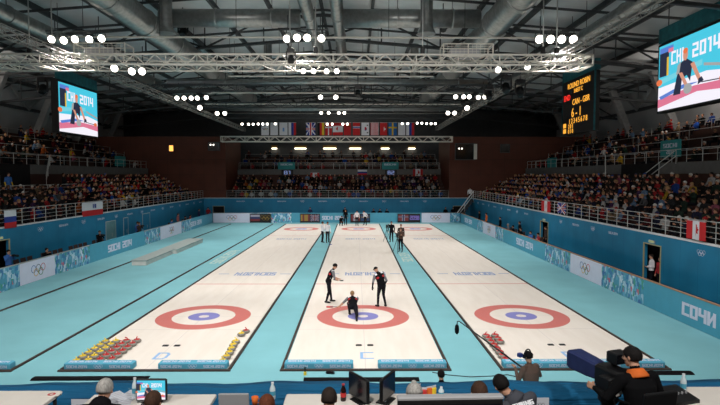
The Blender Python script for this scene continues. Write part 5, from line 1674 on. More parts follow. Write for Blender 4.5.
# the mass of smaller spectators farther off, as one object
def low_poly(lean, arms):
    mb, reg = MB(), []
    def mark(r):
        reg.extend([r] * (len(mb.f) - len(reg)))
    def ring(c, rx, ry):
        return [V((c[0] + rx * math.cos(2 * PI * i / 8), c[1] + ry * math.sin(2 * PI * i / 8), c[2])) for i in range(8)]
    mb.loft([ring((0, 0, 0.42), 0.17, 0.13), ring((0, 0, 0.55), 0.18, 0.14), ring((0, lean * 0.5, 0.78), 0.19, 0.13), ring((0, lean, 0.98), 0.21, 0.12), ring((0, lean, 1.06), 0.08, 0.07)])
    mark(0)
    mb.ell((0, lean * 1.4 + 0.02, 1.21), (0.078, 0.098, 0.118), 8, 6)
    mb.tube((0, lean, 1.02), (0, lean * 1.3, 1.14), 0.05, n=6, cap=False)
    mark(1)
    mb.ell((0, lean * 1.4 - 0.015, 1.25), (0.09, 0.105, 0.1), 8, 6)
    mark(2)
    for s in (-1, 1):
        mb.path([(0.2 * s, lean, 0.98), (0.27 * s, lean + 0.08, 0.74), (0.12 * s, lean + 0.30, 0.64 + arms)], [0.062, 0.052, 0.04], 6)
        mark(0)
        mb.ell((0.10 * s, lean + 0.33, 0.64 + arms), (0.045, 0.05, 0.04), 6, 4)
        mark(1)
        mb.path([(0.1 * s, 0, 0.5), (0.13 * s, 0.42, 0.52), (0.13 * s, 0.44, 0.06)], [0.09, 0.065, 0.05], 6)
        mb.box(0.13 * s - 0.045, 0.13 * s + 0.045, 0.38, 0.62, 0, 0.09)
        mark(3)
    fs = [list(f) for f in mb.f]
    return np.array(mb.v), fs, np.array(reg)
LP = [low_poly(a, b) for a, b in ((0, 0), (0.1, 0.05), (0.02, 0.25), (-0.03, 0.0))]
vsum, fsum, csum, off = [], [], [], 0
for dep, x, y, z, rz, stand, row, up in seats[NIND:]:
    vv, fs, rg = LP[int(rng.integers(0, 4))]
    j, h = JACKETS[rng.choice(len(JACKETS), p=jw)], HEADS[rng.choice(len(HEADS), p=hw_)]
    c, s = math.cos(rz), math.sin(rz)
    sc = rng.uniform(0.94, 1.04)
    w = np.stack([(vv[:, 0] * c - vv[:, 1] * s) * sc + x, (vv[:, 0] * s + vv[:, 1] * c) * sc + y, vv[:, 2] * sc + z], 1)
    vsum.append(w)
    pal = [srgb(*j[1]), srgb(170, 124, 100), srgb(*HAIR[h[2]]), srgb(20, 20, 25)]
    for f, g in zip(fs, rg):
        fsum.append([off + i for i in f])
        csum.append((pal[g], len(f)))
    off += len(vv)
me = bpy.data.meshes.new('crowd')
me.from_pydata(np.concatenate(vsum).tolist(), [], fsum)
at_ = me.color_attributes.new('cloth', 'FLOAT_COLOR', 'CORNER')
at_.data.foreach_set('color', np.concatenate([np.tile(np.array(c), n) for c, n in csum]).astype(np.float32))
me.polygons.foreach_set('use_smooth', [True] * len(me.polygons))
me.materials.append(attribute_material('crowd_cloth'))
me.update()
o = bpy.data.objects.new('crowd', me)
COL.objects.link(o)
tag(o, 'dense crowd of seated spectators filling the far parts of the stands', 'crowd', kind='stuff')
# benches under the rows
for nm, pl, rows, s0, s1 in (('left', pl_left, LOW + UP, Y0, 66.9), ('right', pl_right, LOW + UP, Y0, 66.9), ('far', pl_back, LOW + UPB, TL + 0.1, TR - 0.1)):
    for k, (d, z) in enumerate(rows):
        b = MB()
        pl(b, d - 0.05, d + 0.3, s0, s1, z, z + 0.40)
        b.build('bench', M['brownpanel'], STANDS[nm])

# ------------------------------------------------------------------ officials, photographers and reporters round the ice
def yl(u):
    return 18.12 * 538 / (356 - u)
def yr(u):
    return 13.48 * 538 / (u - 356)
XLo, XRo = -18.4, 13.2
BLUEJ, REDJ, GREYJ = mat('blue_jacket', (52, 100, 168), 0.85, var=0.08), mat('red_jacket', (160, 40, 46), 0.85, var=0.08), mat('grey_jacket', (108, 108, 114), 0.85, var=0.08)
HOLD = dict(lel=(-0.24, 0.12, 1.24), lwr=(-0.08, 0.26, 1.48), rel=(0.24, 0.12, 1.24), rwr=(0.10, 0.24, 1.46), ldir=(0.3, 0.8, 0.5), rdir=(-0.3, 0.8, 0.5), curl=0.7)
KN = dict(pel=(0, 0, 0.62), chest=(0, 0.05, 0.96), neck=(0, 0.08, 1.13), head=(0, 0.13, 1.30), lkn=(-0.14, 0.38, 0.52), lan=(-0.13, 0.2, 0.09), rkn=(0.14, 0.38, 0.52), ran=(0.13, 0.2, 0.09),
          lel=(-0.24, 0.18, 0.92), lwr=(-0.08, 0.32, 1.14), rel=(0.24, 0.18, 0.92), rwr=(0.10, 0.30, 1.12), ldir=(0.3, 0.8, 0.5), rdir=(-0.3, 0.8, 0.5), curl=0.7)
SITH = P_(SIT, lwr=(-0.10, 0.34, 0.80), rwr=(0.10, 0.34, 0.80))
def photo_camera(label, p, rz):
    r = thing('photo_camera', label, 'camera', p, rz, 'cameras held by photographers')
    MB().cbox(-0.08, 0.08, -0.05, 0.05, -0.06, 0.06, 0.015).build('camera_body', M['black'], r)
    MB().lathe([(0.04, 0), (0.045, 0.14), (0.065, 0.17), (0.065, 0.3)], 14, (0, 0.05, 0), 0, (0, 1, 0)).build('lens', M['black'], r)
    return r
def holder(label, loc, rz, pose, camlabel, **k):
    o = person(label, loc, rz, pose, **k)
    m = Matrix.Rotation(rz, 3, 'Z')
    a, b = V(pose['lwr']), V(pose['rwr'])
    photo_camera(camlabel, V(loc) + m @ ((a + b) / 2 + V((0, 0.14, 0.02))), rz)
    return o
SW = -PI / 2
person('person in blue jacket with yellow sleeves standing at the left gangway railing', (XL - 4.35, 36.2, 4.05), -PI / 2 - 0.3, P_(STAND), dict(legs='pale', sleeve='top', fore='yellow'), cloth=BLUEJ, mats=dict(pale=mat('pale_blue_trousers', (66, 104, 160), 0.85), yellow=M['yellow']), hcol='dark', voxel=0.018)
holder('person in blue vest aiming a camera at the left edge of the photo', (XLo, yl(8), 0), SW - 0.4, P_(STAND, **HOLD), 'camera aimed by the blue-vested person at the left edge', cloth=BLUEJ, hcol='black', voxel=0.016)
person('person in black crouched behind the left boards beside brown chairs', (XLo, yl(45), 0), SW - 0.5, P_(STAND, **KN), hcol='black', voxel=0.018)
holder('photographer person in black left of the left SOCHI 2014 lettering', (XLo + 0.1, yl(98), 0), SW - 0.7, P_(STAND, **HOLD), 'camera held by the photographer left of the SOCHI 2014 lettering', hcol='black', voxel=0.016)
holder('photographer person in dark jacket by the pale door frames on the left', (XLo + 0.1, yl(138), 0), SW - 0.7, P_(STAND, **HOLD), 'camera held by the photographer near the pale door frames', hcol='dark', cloth=mat('umber_jacket', (58, 46, 42), 0.85), voxel=0.016)
person('person in blue jacket standing behind the photographer by the door frames', (XLo - 0.2, yl(136) + 0.8, 0), SW - 0.3, P_(STAND), cloth=BLUEJ, hcol='brown', voxel=0.018)
person('person in bright blue jacket seated left of the second white board on the left', (XLo, yl(171.5), 0), SW, SITH, cloth=BLUEJ, hcol='brown', voxel=0.018)
person('person in dull pink jacket standing behind the left patchwork boards', (XLo, yl(178), 0), SW, P_(STAND), cloth=mat('pink_jacket', (150, 92, 92), 0.85), hcol='dark', voxel=0.018)
person('person in black seated right of the pink-jacketed one on the left', (XLo, yl(185), 0), SW, SITH, hcol='black', voxel=0.018)
person('person in dark red seated near the far left corner', (XLo, yl(190), 0), SW, SITH, cloth=REDJ, hcol='black', voxel=0.018)
person('person in dark blue standing near the far left corner', (XLo, yl(199), 0), SW, P_(STAND), cloth=mat('navy_jacket', (34, 42, 84), 0.85), hcol='brown', voxel=0.02)
person('person in red jacket by the dark doorway in the far left corner', (-18.3, 65.6, 0), PI, P_(STAND), cloth=REDJ, hcol='black', voxel=0.02)
SE = PI / 2
person('person in black standing behind the far part of the right boards', (XRo, yr(480), 0), SE, P_(STAND), hcol='dark', voxel=0.018)
person('person in orange jacket standing behind the right boards', (XRo, yr(487), 0), SE, P_(STAND), cloth=M['orange'], hcol='dark', voxel=0.018)
person('person in black standing at the left end of the officials table on the right', (XRo, yr(501), 0), SE, P_(STAND), hcol='black', voxel=0.018)
person('person in grey seated at the officials table on the right', (XRo + 0.1, yr(508), 0), SE, SITH, cloth=GREYJ, hcol='grey', voxel=0.018)
person('person in black seated at the officials table, farther one of two in black', (XRo + 0.1, yr(513), 0), SE, SITH, hcol='black', voxel=0.018)
person('person in black with brown hair standing behind the officials table', (XRo + 0.3, yr(517), 0), SE, P_(STAND), hcol='brown', voxel=0.018)
person('person in black seated at the near end of the officials table', (XRo + 0.1, yr(521), 0), SE, SITH, hcol='dark', voxel=0.018)
person('person in bright blue jacket seated in front of the farther right doorway', (XRo, yr(532), 0), SE + 0.3, SITH, cloth=BLUEJ, hcol='brown', voxel=0.016)
person('person in red and white jacket seated beside the blue-jacketed one on the right', (XRo + 0.2, yr(537), 0), SE, SITH, dict(front='white'), cloth=REDJ, hcol='black', voxel=0.016)
person('person in dark brown standing in the farther right doorway', (XR + 0.1, 40.55, 0), SE, P_(STAND), cloth=mat('umber_jacket', (58, 46, 42), 0.85), hcol='brown', voxel=0.016)
person('person in white top standing in the nearer right doorway', (XR + 0.25, 26.2, 0), SE - 0.2, P_(STAND, lwr=(0.10, 0.2, 1.12), rwr=(-0.08, 0.24, 1.14), ldir=(1, 0.1, 0.1), rdir=(-1, 0.1, 0.1)), cloth=mat('white_jersey', (226, 224, 228), 0.8, var=0.04), hcol='dark', voxel=0.016)
person('person in red jacket standing in the nearer right doorway', (XR + 0.2, 25.32, 0), SE + 0.2, P_(STAND), cloth=REDJ, hcol='dark', voxel=0.016)
for lab, u, st, kw in (('person in dark blue standing behind the far boards, leftmost there', 310, STAND, dict(cloth=MATS['navy_jacket'])), ('person in black standing behind the far boards, behind the middle score panel', 345, STAND, {}),
                       ('person in black seated behind the far boards, left one of three', 373.5, SITH, {}), ('person in black seated behind the far boards, middle one of three', 380, SITH, {}), ('person in black seated behind the far boards, right one of three', 387, SITH, {}),
                       ('person in dark jacket by the far right corner, left one of two', 446, STAND, {}), ('person in dark jacket by the far right corner, right one of two', 453.5, STAND, {})):
    person(lab, (-0.28 + (u - 356) * 65.5 / 538, 65.6, 0.25 if st is SITH else 0), PI, P_(st), hcol='black', voxel=0.022, **kw)
    if st is SITH:
        r = thing('stool', f'dark box stool behind the far boards under the {lab.split(", ")[1]}', 'stool', (-0.28 + (u - 356) * 65.5 / 538, 65.7, 0), 0, 'stools behind the far boards')
        MB().cbox(-0.22, 0.22, -0.2, 0.2, 0.0, 0.60, 0.02).build('base', M['black'], r)
        MB().cbox(-0.24, 0.24, -0.22, 0.22, 0.60, 0.645, 0.02).build('seat', M['brownseat'], r)
person('person in white jacket on the stair in the far right corner', (XR - 0.42, 65.4, 2.43), PI, P_(STAND), cloth=mat('white_jersey', (226, 224, 228), 0.8, var=0.04), hcol='black', voxel=0.022)

def chair_proto():
    r = thing('stacking_chair', '', 'chair')
    MB().cbox(-0.22, 0.22, -0.2, 0.22, 0.36, 0.405, 0.02).build('seat', M['brownseat'], r)
    MB().obox((0, -0.23, 0.78), V((0.22, 0, 0)), V((0, 0.025, 0)), V((0, -0.03, 0.24))).build('backrest', M['brownseat'], r, bevel=0.015)
    for sx in (-0.2, 0.2):
        for sy in (-0.19, 0.19):
            MB().tube((sx, sy, 0.37), (sx * 1.1, sy * 1.15, 0), 0.013, n=6).build('leg', M['steel'], r)
    return r
cp = chair_proto()
index_children(None)
ci = 0
for g, (y0, cnt_) in enumerate(((28.9, 4), (32.1, 4), (35.2, 4), (38.3, 3))):
    for k in range(cnt_):
        o = cp if ci == 0 else copy_tree(cp)
        ci += 1
        o.location = (-18.72, y0 + 0.62 * k, 0)
        o.rotation_euler = (0, 0, SW)
        o['label'] = f'brown chair behind the left boards, {ORD[k]} chair of the {ORD[g]} nearest cluster'
        o['group'] = 'brown chairs behind the left boards'
for k, u in enumerate((171.5, 185, 190)):
    o = copy_tree(cp)
    o.location, o.rotation_euler = (XLo - 0.02, yl(u), 0.0), (0, 0, SW)
    o['label'] = 'brown chair under the ' + ('bright blue jacket near the second white board', 'person in black right of the pink jacket', 'person in dark red near the far left corner')[k]
    o['group'] = 'chairs of the seated officials'
for k, u in enumerate((508, 513, 521, 532, 537)):
    o = copy_tree(cp)
    o.location, o.rotation_euler = (XRo + (0.2 if k == 4 else 0.1 if k < 3 else 0), yr(u), 0.0), (0, 0, SE)
    o['label'] = 'brown chair behind the right boards under the ' + ('grey-jacketed official', 'farther official in black', 'nearer official in black', 'blue-jacketed official', 'official in red and white')[k]
    o['group'] = 'chairs of the seated officials'
r = thing('officials_table', 'dark table with papers behind the right boards', 'table', (XRo - 0.5, (yr(508) + yr(521)) / 2, 0))
hl = abs(yr(508) - yr(521)) / 2 + 0.4
MB().cbox(-0.22, 0.22, -hl, hl, 0.72, 0.76, 0.01).build('table_top', M['black'], r)
for sx in (-0.18, 0.18):
    for sy in (-hl + 0.1, hl - 0.1):
        MB().tube((sx, sy, 0), (sx, sy, 0.72), 0.02, n=6).build('leg', M['steel'], r)

# sound recordist with boom pole, and a seated helper, on the carpet below the near stand
o = person('person in brown shirt and headphones aiming a boom pole, seen from behind', (3.55, 11.5, 0.0), math.radians(30),
           P_(STAND, chest=(0, 0.03, 1.30), neck=(0, 0.07, 1.48), head=(0, 0.11, 1.66), hf=(-0.1, 1, -0.25), lel=(-0.30, 0.10, 1.20), lwr=(-0.14, 0.34, 1.36), rel=(0.32, 0.05, 1.20), rwr=(0.30, 0.30, 1.20), ldir=(0.2, 0.8, 0.4), rdir=(-0.3, 0.9, 0.2), curl=1.0),
           cloth=mat('brown_shirt', (104, 84, 74), 0.85, var=0.1), hcol='black', voxel=0.011, fat=1.22)
hp = thing('headphones', 'black headphones with a blue-lit box on the person in the brown shirt', 'headphones', (3.49, 11.61, 1.69), math.radians(30))
MB().path([(0.1 * math.cos(PI * i / 10), 0, 0.13 * math.sin(PI * i / 10)) for i in range(11)], 0.014, 8).build('headband', M['black'], hp)
for s in (-1, 1):
    MB().tube((0.085 * s, 0, -0.01), (0.125 * s, 0, -0.01), 0.045, n=14).build('ear_cup', M['black'], hp)
MB().cbox(-0.23, -0.13, 0.0, 0.10, -0.02, 0.06, 0.01).build('monitor_box', mat('blue_box', (44, 62, 130), 0.4), hp)
bp_ = thing('boom_pole', 'long dark boom pole slanting from the person in brown to a furry microphone', 'boom pole', (3.22, 11.98, 1.36))
b0, b1 = V((3.50, 11.75, 1.30)), V((2.52, 14.4, 1.68))
MB().tube(b0 - V((3.22, 11.98, 1.36)), b1 - V((3.22, 11.98, 1.36)), 0.022, 0.014, 8).build('pole', M['black'], bp_)
MB().path([b1 - V((3.22, 11.98, 1.36)) + q for q in (V((0, 0, 0)), V((-0.04, 0.05, -0.02)), V((-0.05, 0.05, -0.14)))], 0.014, 6).build('shock_mount', M['black'], bp_)
MB().lathe([(0.02, 0), (0.05, -0.04), (0.062, -0.13), (0.055, -0.22), (0.02, -0.27)], 16, b1 - V((3.22, 11.98, 1.36)) + V((-0.05, 0.05, -0.10)), 0).build('windshield', M['blackcloth'], bp_, smooth=True)
person('dark-haired person in black seated low on the carpet in front of the drape', (1.72, 12.3, -0.0), math.radians(5), P_(SIT, pel=(0, 0, 0.29), chest=(0, 0.0, 0.62), neck=(0, 0.03, 0.80), head=(0, 0.08, 0.965), lel=(-0.27, 0.1, 0.52), rel=(0.27, 0.1, 0.52), lwr=(-0.14, 0.36, 0.5), rwr=(0.14, 0.36, 0.5), lkn=(-0.17, 0.40, 0.44), rkn=(0.17, 0.40, 0.44), lan=(-0.15, 0.50, 0.09), ran=(0.15, 0.50, 0.09)), hcol='black', voxel=0.013)
r = thing('stool', 'low dark stool under the person seated on the near carpet', 'stool', (1.72, 12.22, 0))
MB().cbox(-0.2, 0.2, -0.18, 0.2, 0.11, 0.165, 0.02).build('seat', M['black'], r)
for sx in (-0.16, 0.16):
    for sy in (-0.14, 0.16):
        MB().tube((sx, sy, 0), (sx, sy, 0.13), 0.018, n=6).build('leg', M['steel'], r)
cable = [(1.9, 15.1, 0.012), (2.3, 14.9, 0.012), (2.9, 14.75, 0.012), (3.5, 14.8, 0.012), (4.0, 14.9, 0.012), (4.4, 14.6, 0.012), (4.2, 13.6, 0.012), (3.8, 12.4, 0.012)]
tag(MB().path(cable, 0.012, 6).build('cable', M['black']), 'thin dark cable lying across the carpet towards the right sheet', 'cable')
for lab, u0, u1, v in (('long black cable cover on the carpet at the lower left', 30, 146, 380.5), ('long black cable cover on the carpet below the middle sheet', 303, 420, 382.5), ('long black cable cover on the carpet at the lower right', 590, 698, 376.5)):
    y = 5.63 * 538 / (v - 175.5)
    x0, x1 = -0.28 + (u0 - 356) * y / 538, -0.28 + (u1 - 356) * y / 538
    r = thing('cable_cover', lab, 'cable cover', ((x0 + x1) / 2, y - 0.05, 0), 0, 'cable covers')
    L = (x1 - x0) / 2
    MB().prism([(-0.16, 0), (0.16, 0), (0.1, 0.035), (-0.1, 0.035)], (-L, 0, 0), (0, 1, 0), (0, 0, 1), (2 * L, 0, 0)).build('ramp', M['blackcloth'], r)
    MB().box(-L, L, -0.06, 0.06, 0.035, 0.042).build('lid', M['blackcloth'], r)
r = thing('glove', 'pair of small black gloves dropped on the carpet below the middle sheet', 'gloves', (-1.05, 15.05, 0))
MB().ell((0, 0, 0.035), (0.10, 0.06, 0.035), 12, 8).build('palm', M['blackcloth'], r, smooth=True)
for k in range(4):
    MB().path([(0.07, -0.04 + 0.026 * k, 0.035), (0.13, -0.05 + 0.034 * k, 0.03), (0.16, -0.05 + 0.036 * k, 0.02)], [0.018, 0.016, 0.01], 6).build('finger', M['blackcloth'], r)
r = thing('sheet_flag', 'small yellow marker on a black post at the left end of the middle bumper', 'marker', (-1.72, 14.95, 0))
MB().tube((0, 0, 0), (0, 0, 0.22), 0.025, n=8).build('post', M['black'], r)
MB().cbox(-0.04, 0.04, -0.04, 0.04, 0.0, 0.10, 0.015).build('base', M['yellowplastic'], r)

# ------------------------------------------------------------------ near stand: drape, desks, reporters, television camera
FA = 2.25                                                # floor of the reporters' row
nb = MB().box(XL, XR, Y0 - 0.25, Y0 - 0.02, 0, 2.70)
struct('wall_near', nb, M['wall_blue'])
nf = MB().box(XL, XR, 4.3, Y0 - 0.26, 0, FA).box(XL, XR, 2.2, 4.3, 0, 2.75).box(XL, XR, -2.5, 2.2, 0, 3.3)
struct('stepped_floor_near', nf, M['concrete'])
# blue drape laid over the near barrier
N = 220
rngd = random.Random(3)
ph = [rngd.uniform(0, 6.28) for _ in range(6)]
prof = [(Y0 + 0.03, 2.2, 1.0), (Y0 + 0.03, 2.72, 0.6), (Y0 + 0.0, 2.78, 0.25), (Y0 - 0.12, 2.79, 0.2), (Y0 - 0.28, 2.77, 0.3), (Y0 - 0.31, 2.67, 0.7), (Y0 - 0.33, 2.45, 1.0), (Y0 - 0.34, FA + 0.02, 1.2)]
vs, fs = [], []
for i in range(N + 1):
    x = -14 + 27 * i / N
    wv = 0.018 * math.sin(x * 5.1 + ph[0]) + 0.014 * math.sin(x * 9.3 + ph[1]) + 0.01 * math.sin(x * 15 + ph[2])
    sag = 0.02 * math.sin(x * 2.3 + ph[3]) + 0.01 * math.sin(x * 6.1 + ph[4])
    for k, (y, z, a) in enumerate(prof):
        sgn = 1 if k < 3 else -1
        vs.append((x, y + sgn * abs(wv) * a * 1.6, z + sag * (1 if 2 <= k <= 5 else 0)))
np_ = len(prof)
fs = [(i * np_ + k, i * np_ + k + 1, (i + 1) * np_ + k + 1, (i + 1) * np_ + k) for i in range(N) for k in range(np_ - 1)]
dm = MB().add(vs, fs)
dmat = M['drape']
g = NG(dmat)
tcn, mpn, nsn, bpn = g.n('ShaderNodeTexCoord'), g.n('ShaderNodeMapping'), g.n('ShaderNodeTexNoise'), g.n('ShaderNodeBump')
mpn.inputs['Scale'].default_value = (0.9, 9.0, 14.0)
g.link(tcn.outputs['Object'], mpn.inputs[0])
g.link(mpn.outputs[0], nsn.inputs['Vector'])
nsn.inputs['Scale'].default_value = 1.0
bpn.inputs['Strength'].default_value, bpn.inputs['Distance'].default_value = 1.0, 0.08
g.link(nsn.outputs['Fac'], bpn.inputs['Height'])
g.link(bpn.outputs['Normal'], dmat.node_tree.nodes['Principled BSDF'].inputs['Normal'])
o = dm.build('blue_drape', dmat, smooth=True)
sd = o.modifiers.new('thickness', 'SOLIDIFY')
sd.thickness = 0.006
tag(o, 'folded blue cloth draped along the near barrier', 'drape')
for lab, u in (('white printed sheet of paper pinned to the drape on the left', 76), ('white printed sheet of paper pinned to the drape on the right', 544)):
    y = Y0 - 0.40
    x = -0.28 + (u - 356) * y / 538
    r = thing('paper_notice', lab, 'paper', (x, y, 2.56), 0, 'paper notices on the drape')
    MB().box(-0.12, 0.12, -0.002, 0.002, -0.16, 0.16).build('sheet', M['paper'], r)
    t = MB()
    rings(t, (0, -0.002, 0.06), (1, 0, 0), (0, 0, 1), 0.02, 0.002, same=0)
    for k in range(4):
        t.box(-0.08, 0.08 - 0.02 * (k % 2), -0.004, -0.002, -0.03 - 0.025 * k, -0.022 - 0.025 * k)
    t.build('print', MATS['grey_cloth'], r)

def desk(label, x0, x1, y0=5.85, y1=6.55, h=0.78):
    r = thing('desk', label, 'desk', ((x0 + x1) / 2, (y0 + y1) / 2, FA), 0, 'pale desks of the near stand')
    w, d = (x1 - x0) / 2, (y1 - y0) / 2
    MB().cbox(-w, w, -d, d, h - 0.04, h, 0.008).build('table_top', M['table'], r)
    for sx in (-w + 0.06, w - 0.06):
        for sy in (-d + 0.06, d - 0.06):
            MB().tube((sx, sy, 0), (sx, sy, h - 0.04), 0.022, n=8).build('leg', M['steel'], r)
    return r
def xu(u, y):
    return -0.28 + (u - 356) * y / 538
desk('pale desk with a red mark at the lower left corner', xu(-60, 6.2), xu(57, 6.4), y1=6.42)
desk('pale desk in front of the grey-haired person', xu(86, 6.2), xu(212, 6.2), y1=6.3)
desk('long pale desk along the lower middle', xu(284, 6.2), xu(456, 6.2), y1=6.3)
desk('pale desk with a water bottle at the lower right', xu(664, 6.5), xu(790, 6.5), y0=5.85, y1=6.48)
DT = FA + 0.78
# red printed card and papers
def card(name, label, p, w, d, m, ang=0.0, group=None, mark=None):
    r = thing(name, label, 'paper', p, ang, group)
    MB().box(-w, w, -d, d, 0, 0.004).build('sheet', M[m], r)
    t = MB()
    if mark:
        t.annulus((0, 0, 0.004), (1, 0, 0), (0, 1, 0), d * 0.35, d * 0.75, (0, 0, 0.001), 16)
    else:
        for k in range(5):
            t.box(-w * 0.8, w * 0.8, -d * 0.8 + k * d * 0.35, -d * 0.76 + k * d * 0.35, 0.004, 0.005)
    t.build('print', M[mark or 'greyplastic'], r)
    return r
card('card', 'card with red border lying on the lower left desk', (xu(47, 6.3), 6.3, DT), 0.10, 0.06, 'table', 0.1, None, 'redplastic')
for k, (u, y, a) in enumerate(((118, 6.12, 0.3), (127, 6.25, -0.2), (112, 6.2, 0.8))):
    card('paper_sheet', f'loose white paper on the desk beside the grey-haired person, {["nearest", "rightmost", "leftmost"][k]} of three', (xu(u, y), y, DT + 0.005 * k), 0.105, 0.148, 'paper', a, 'papers on the desk')
card('paper_sheet', 'paper with orange print on the lower right desk', (xu(676, 6.4), 6.36, DT), 0.11, 0.08, 'table', 0.2, None, 'orange')

def bottle(label, p, m='clear', capm='white', h=0.23, r0=0.033):
    r = thing('bottle', label, 'bottle', p)
    MB().lathe([(r0 * 0.9, 0), (r0, 0.01), (r0, h * 0.6), (r0 * 0.9, h * 0.68), (r0 * 0.45, h * 0.86), (r0 * 0.42, h * 0.92)], 18).build('bottle_body', M[m], r, smooth=True)
    MB().tube((0, 0, h * 0.92), (0, 0, h), r0 * 0.5, n=14).build('cap', M[capm], r)
    MB().lathe([(r0 * 1.02, h * 0.25), (r0 * 1.02, h * 0.5)], 18).build('label_band', M['board_teal'] if m == 'clear' else M['redplastic'], r)
    return r
bottle('clear water bottle on the long desk beside the brown-haired person', (xu(271, 6.15), 6.15, DT), h=0.2)
bottle('dark drink bottle with a red cap right of the short-haired person', (xu(343, 6.1), 6.1, DT), 'cola', 'redplastic', 0.2)
bottle('clear water bottle on the desk beside the small monitor', (xu(131.5, 6.2), 6.2, DT), h=0.24)
bottle('clear water bottle on the lower right desk', (xu(691, 6.3), 6.3, DT), h=0.23)
bottle('small clear bottle on the long desk between the dark monitors', (xu(384, 6.05), 6.05, DT), h=0.16)
bottle('clear water bottle on the long desk by the colourful packets', (xu(443, 6.2), 6.2, DT), h=0.12)
for k, (u, m) in enumerate(((425, 'redplastic'), (431, 'orange'), (436, 'yellowplastic'), (421, 'blue'))):
    r = thing('snack_packet', f'{["red", "orange", "yellow", "blue"][k]} snack packet on the long desk right of the grey knit hat', 'packet', (xu(u, 6.2), 6.2 + 0.03 * k, DT), 0.3 * k, 'snack packets')
    MB().cbox(-0.035, 0.035, -0.02, 0.02, 0, 0.09 + 0.01 * (k % 2), 0.012).build('pouch', M[m], r)
    MB().box(-0.034, 0.034, -0.004, 0.004, 0.085, 0.112).build('seal', M['paper'], r)
r = thing('cup', 'small orange cup on the long desk left of the brown-haired person', 'cup', (xu(253, 6.0), 6.0, DT))
MB().lathe([(0.028, 0), (0.04, 0.09), (0.036, 0.09), (0.025, 0.01)], 18).build('cup_body', M['orange'], r, smooth=True)
MB().path([(0.036, 0, 0.07), (0.062, 0, 0.06), (0.06, 0, 0.03), (0.032, 0, 0.02)], 0.005, 6).build('handle', M['orange'], r)

def monitor(label, p, rz, w, h, pic=False, m='black', stand_h=0.12):
    r = thing('monitor', label, 'monitor', p, rz)
    b = MB().cbox(-w / 2 - 0.015, w / 2 + 0.015, -0.02, 0.02, stand_h - 0.015, stand_h + h + 0.015, 0.012)
    b.build('case', M[m], r)
    if pic:
        picture(MB(), (-w / 2, -0.021, stand_h), (1, 0, 0), (0, 0, 1), w, h, 0.001).build('display', SCM, r)
    else:
        MB().box(-w / 2, w / 2, -0.023, -0.02, stand_h, stand_h + h).build('display', mat('dark_display', (18, 20, 28), 0.2, spec=0.5, var=0.1), r)
    MB().cbox(-0.03, 0.03, 0.0, 0.04, 0.0, stand_h + 0.1, 0.008).build('neck', M[m], r)
    MB().cbox(-0.11, 0.11, -0.06, 0.1, 0.0, 0.015, 0.008).build('base', M[m], r)
    return r
monitor('small monitor showing the curling broadcast on the left desk', (xu(148.5, 6.05), 6.05, DT), 0.0, 0.32, 0.22, True, stand_h=0.05)
monitor('dark monitor turned sideways on the long desk, left one of a pair', (xu(359, 6.08), 6.08, DT), math.radians(-56), 0.36, 0.24, stand_h=0.05)
monitor('dark monitor turned sideways on the long desk, right one of a pair', (xu(388, 6.08), 6.08, DT), math.radians(62), 0.34, 0.24, stand_h=0.06)
# wide near monitor on its desk, one row higher
r = thing('desk', 'desk of the row behind, carrying the wide dark monitor', 'desk', (xu(452, 4.1), 4.0, 2.75), 0, 'pale desks of the near stand')
MB().cbox(-0.7, 0.7, -0.35, 0.3, 0.74, 0.78, 0.008).build('table_top', M['table'], r)
for sx in (-0.64, 0.64):
    for sy in (-0.3, 0.25):
        MB().tube((sx, sy, 0), (sx, sy, 0.74), 0.022, n=8).build('leg', M['steel'], r)
r = thing('wide_monitor', 'wide dark monitor with a pale top edge at the bottom of the picture', 'monitor', (xu(452, 4.1), 4.1, 3.53), 0.03)
MB().cbox(-0.41, 0.41, -0.03, 0.03, 0.05, 0.37, 0.01).build('case', M['black'], r)
MB().cbox(-0.415, 0.415, -0.035, 0.035, 0.37, 0.393, 0.008).build('top_edge', M['greyplastic'], r)
MB().box(-0.39, 0.39, -0.034, -0.03, 0.07, 0.33).build('display', MATS['dark_display'], r)
MB().box(-0.24, 0.02, -0.038, -0.034, 0.1, 0.32).build('display_window', mat('window_glow', (120, 124, 134), emit=0.35), r)
MB().cbox(-0.15, 0.15, -0.1, 0.1, 0.0, 0.02, 0.008).build('base', M['black'], r)
MB().cbox(-0.04, 0.04, -0.02, 0.02, 0.015, 0.08, 0.008).build('neck', M['black'], r)

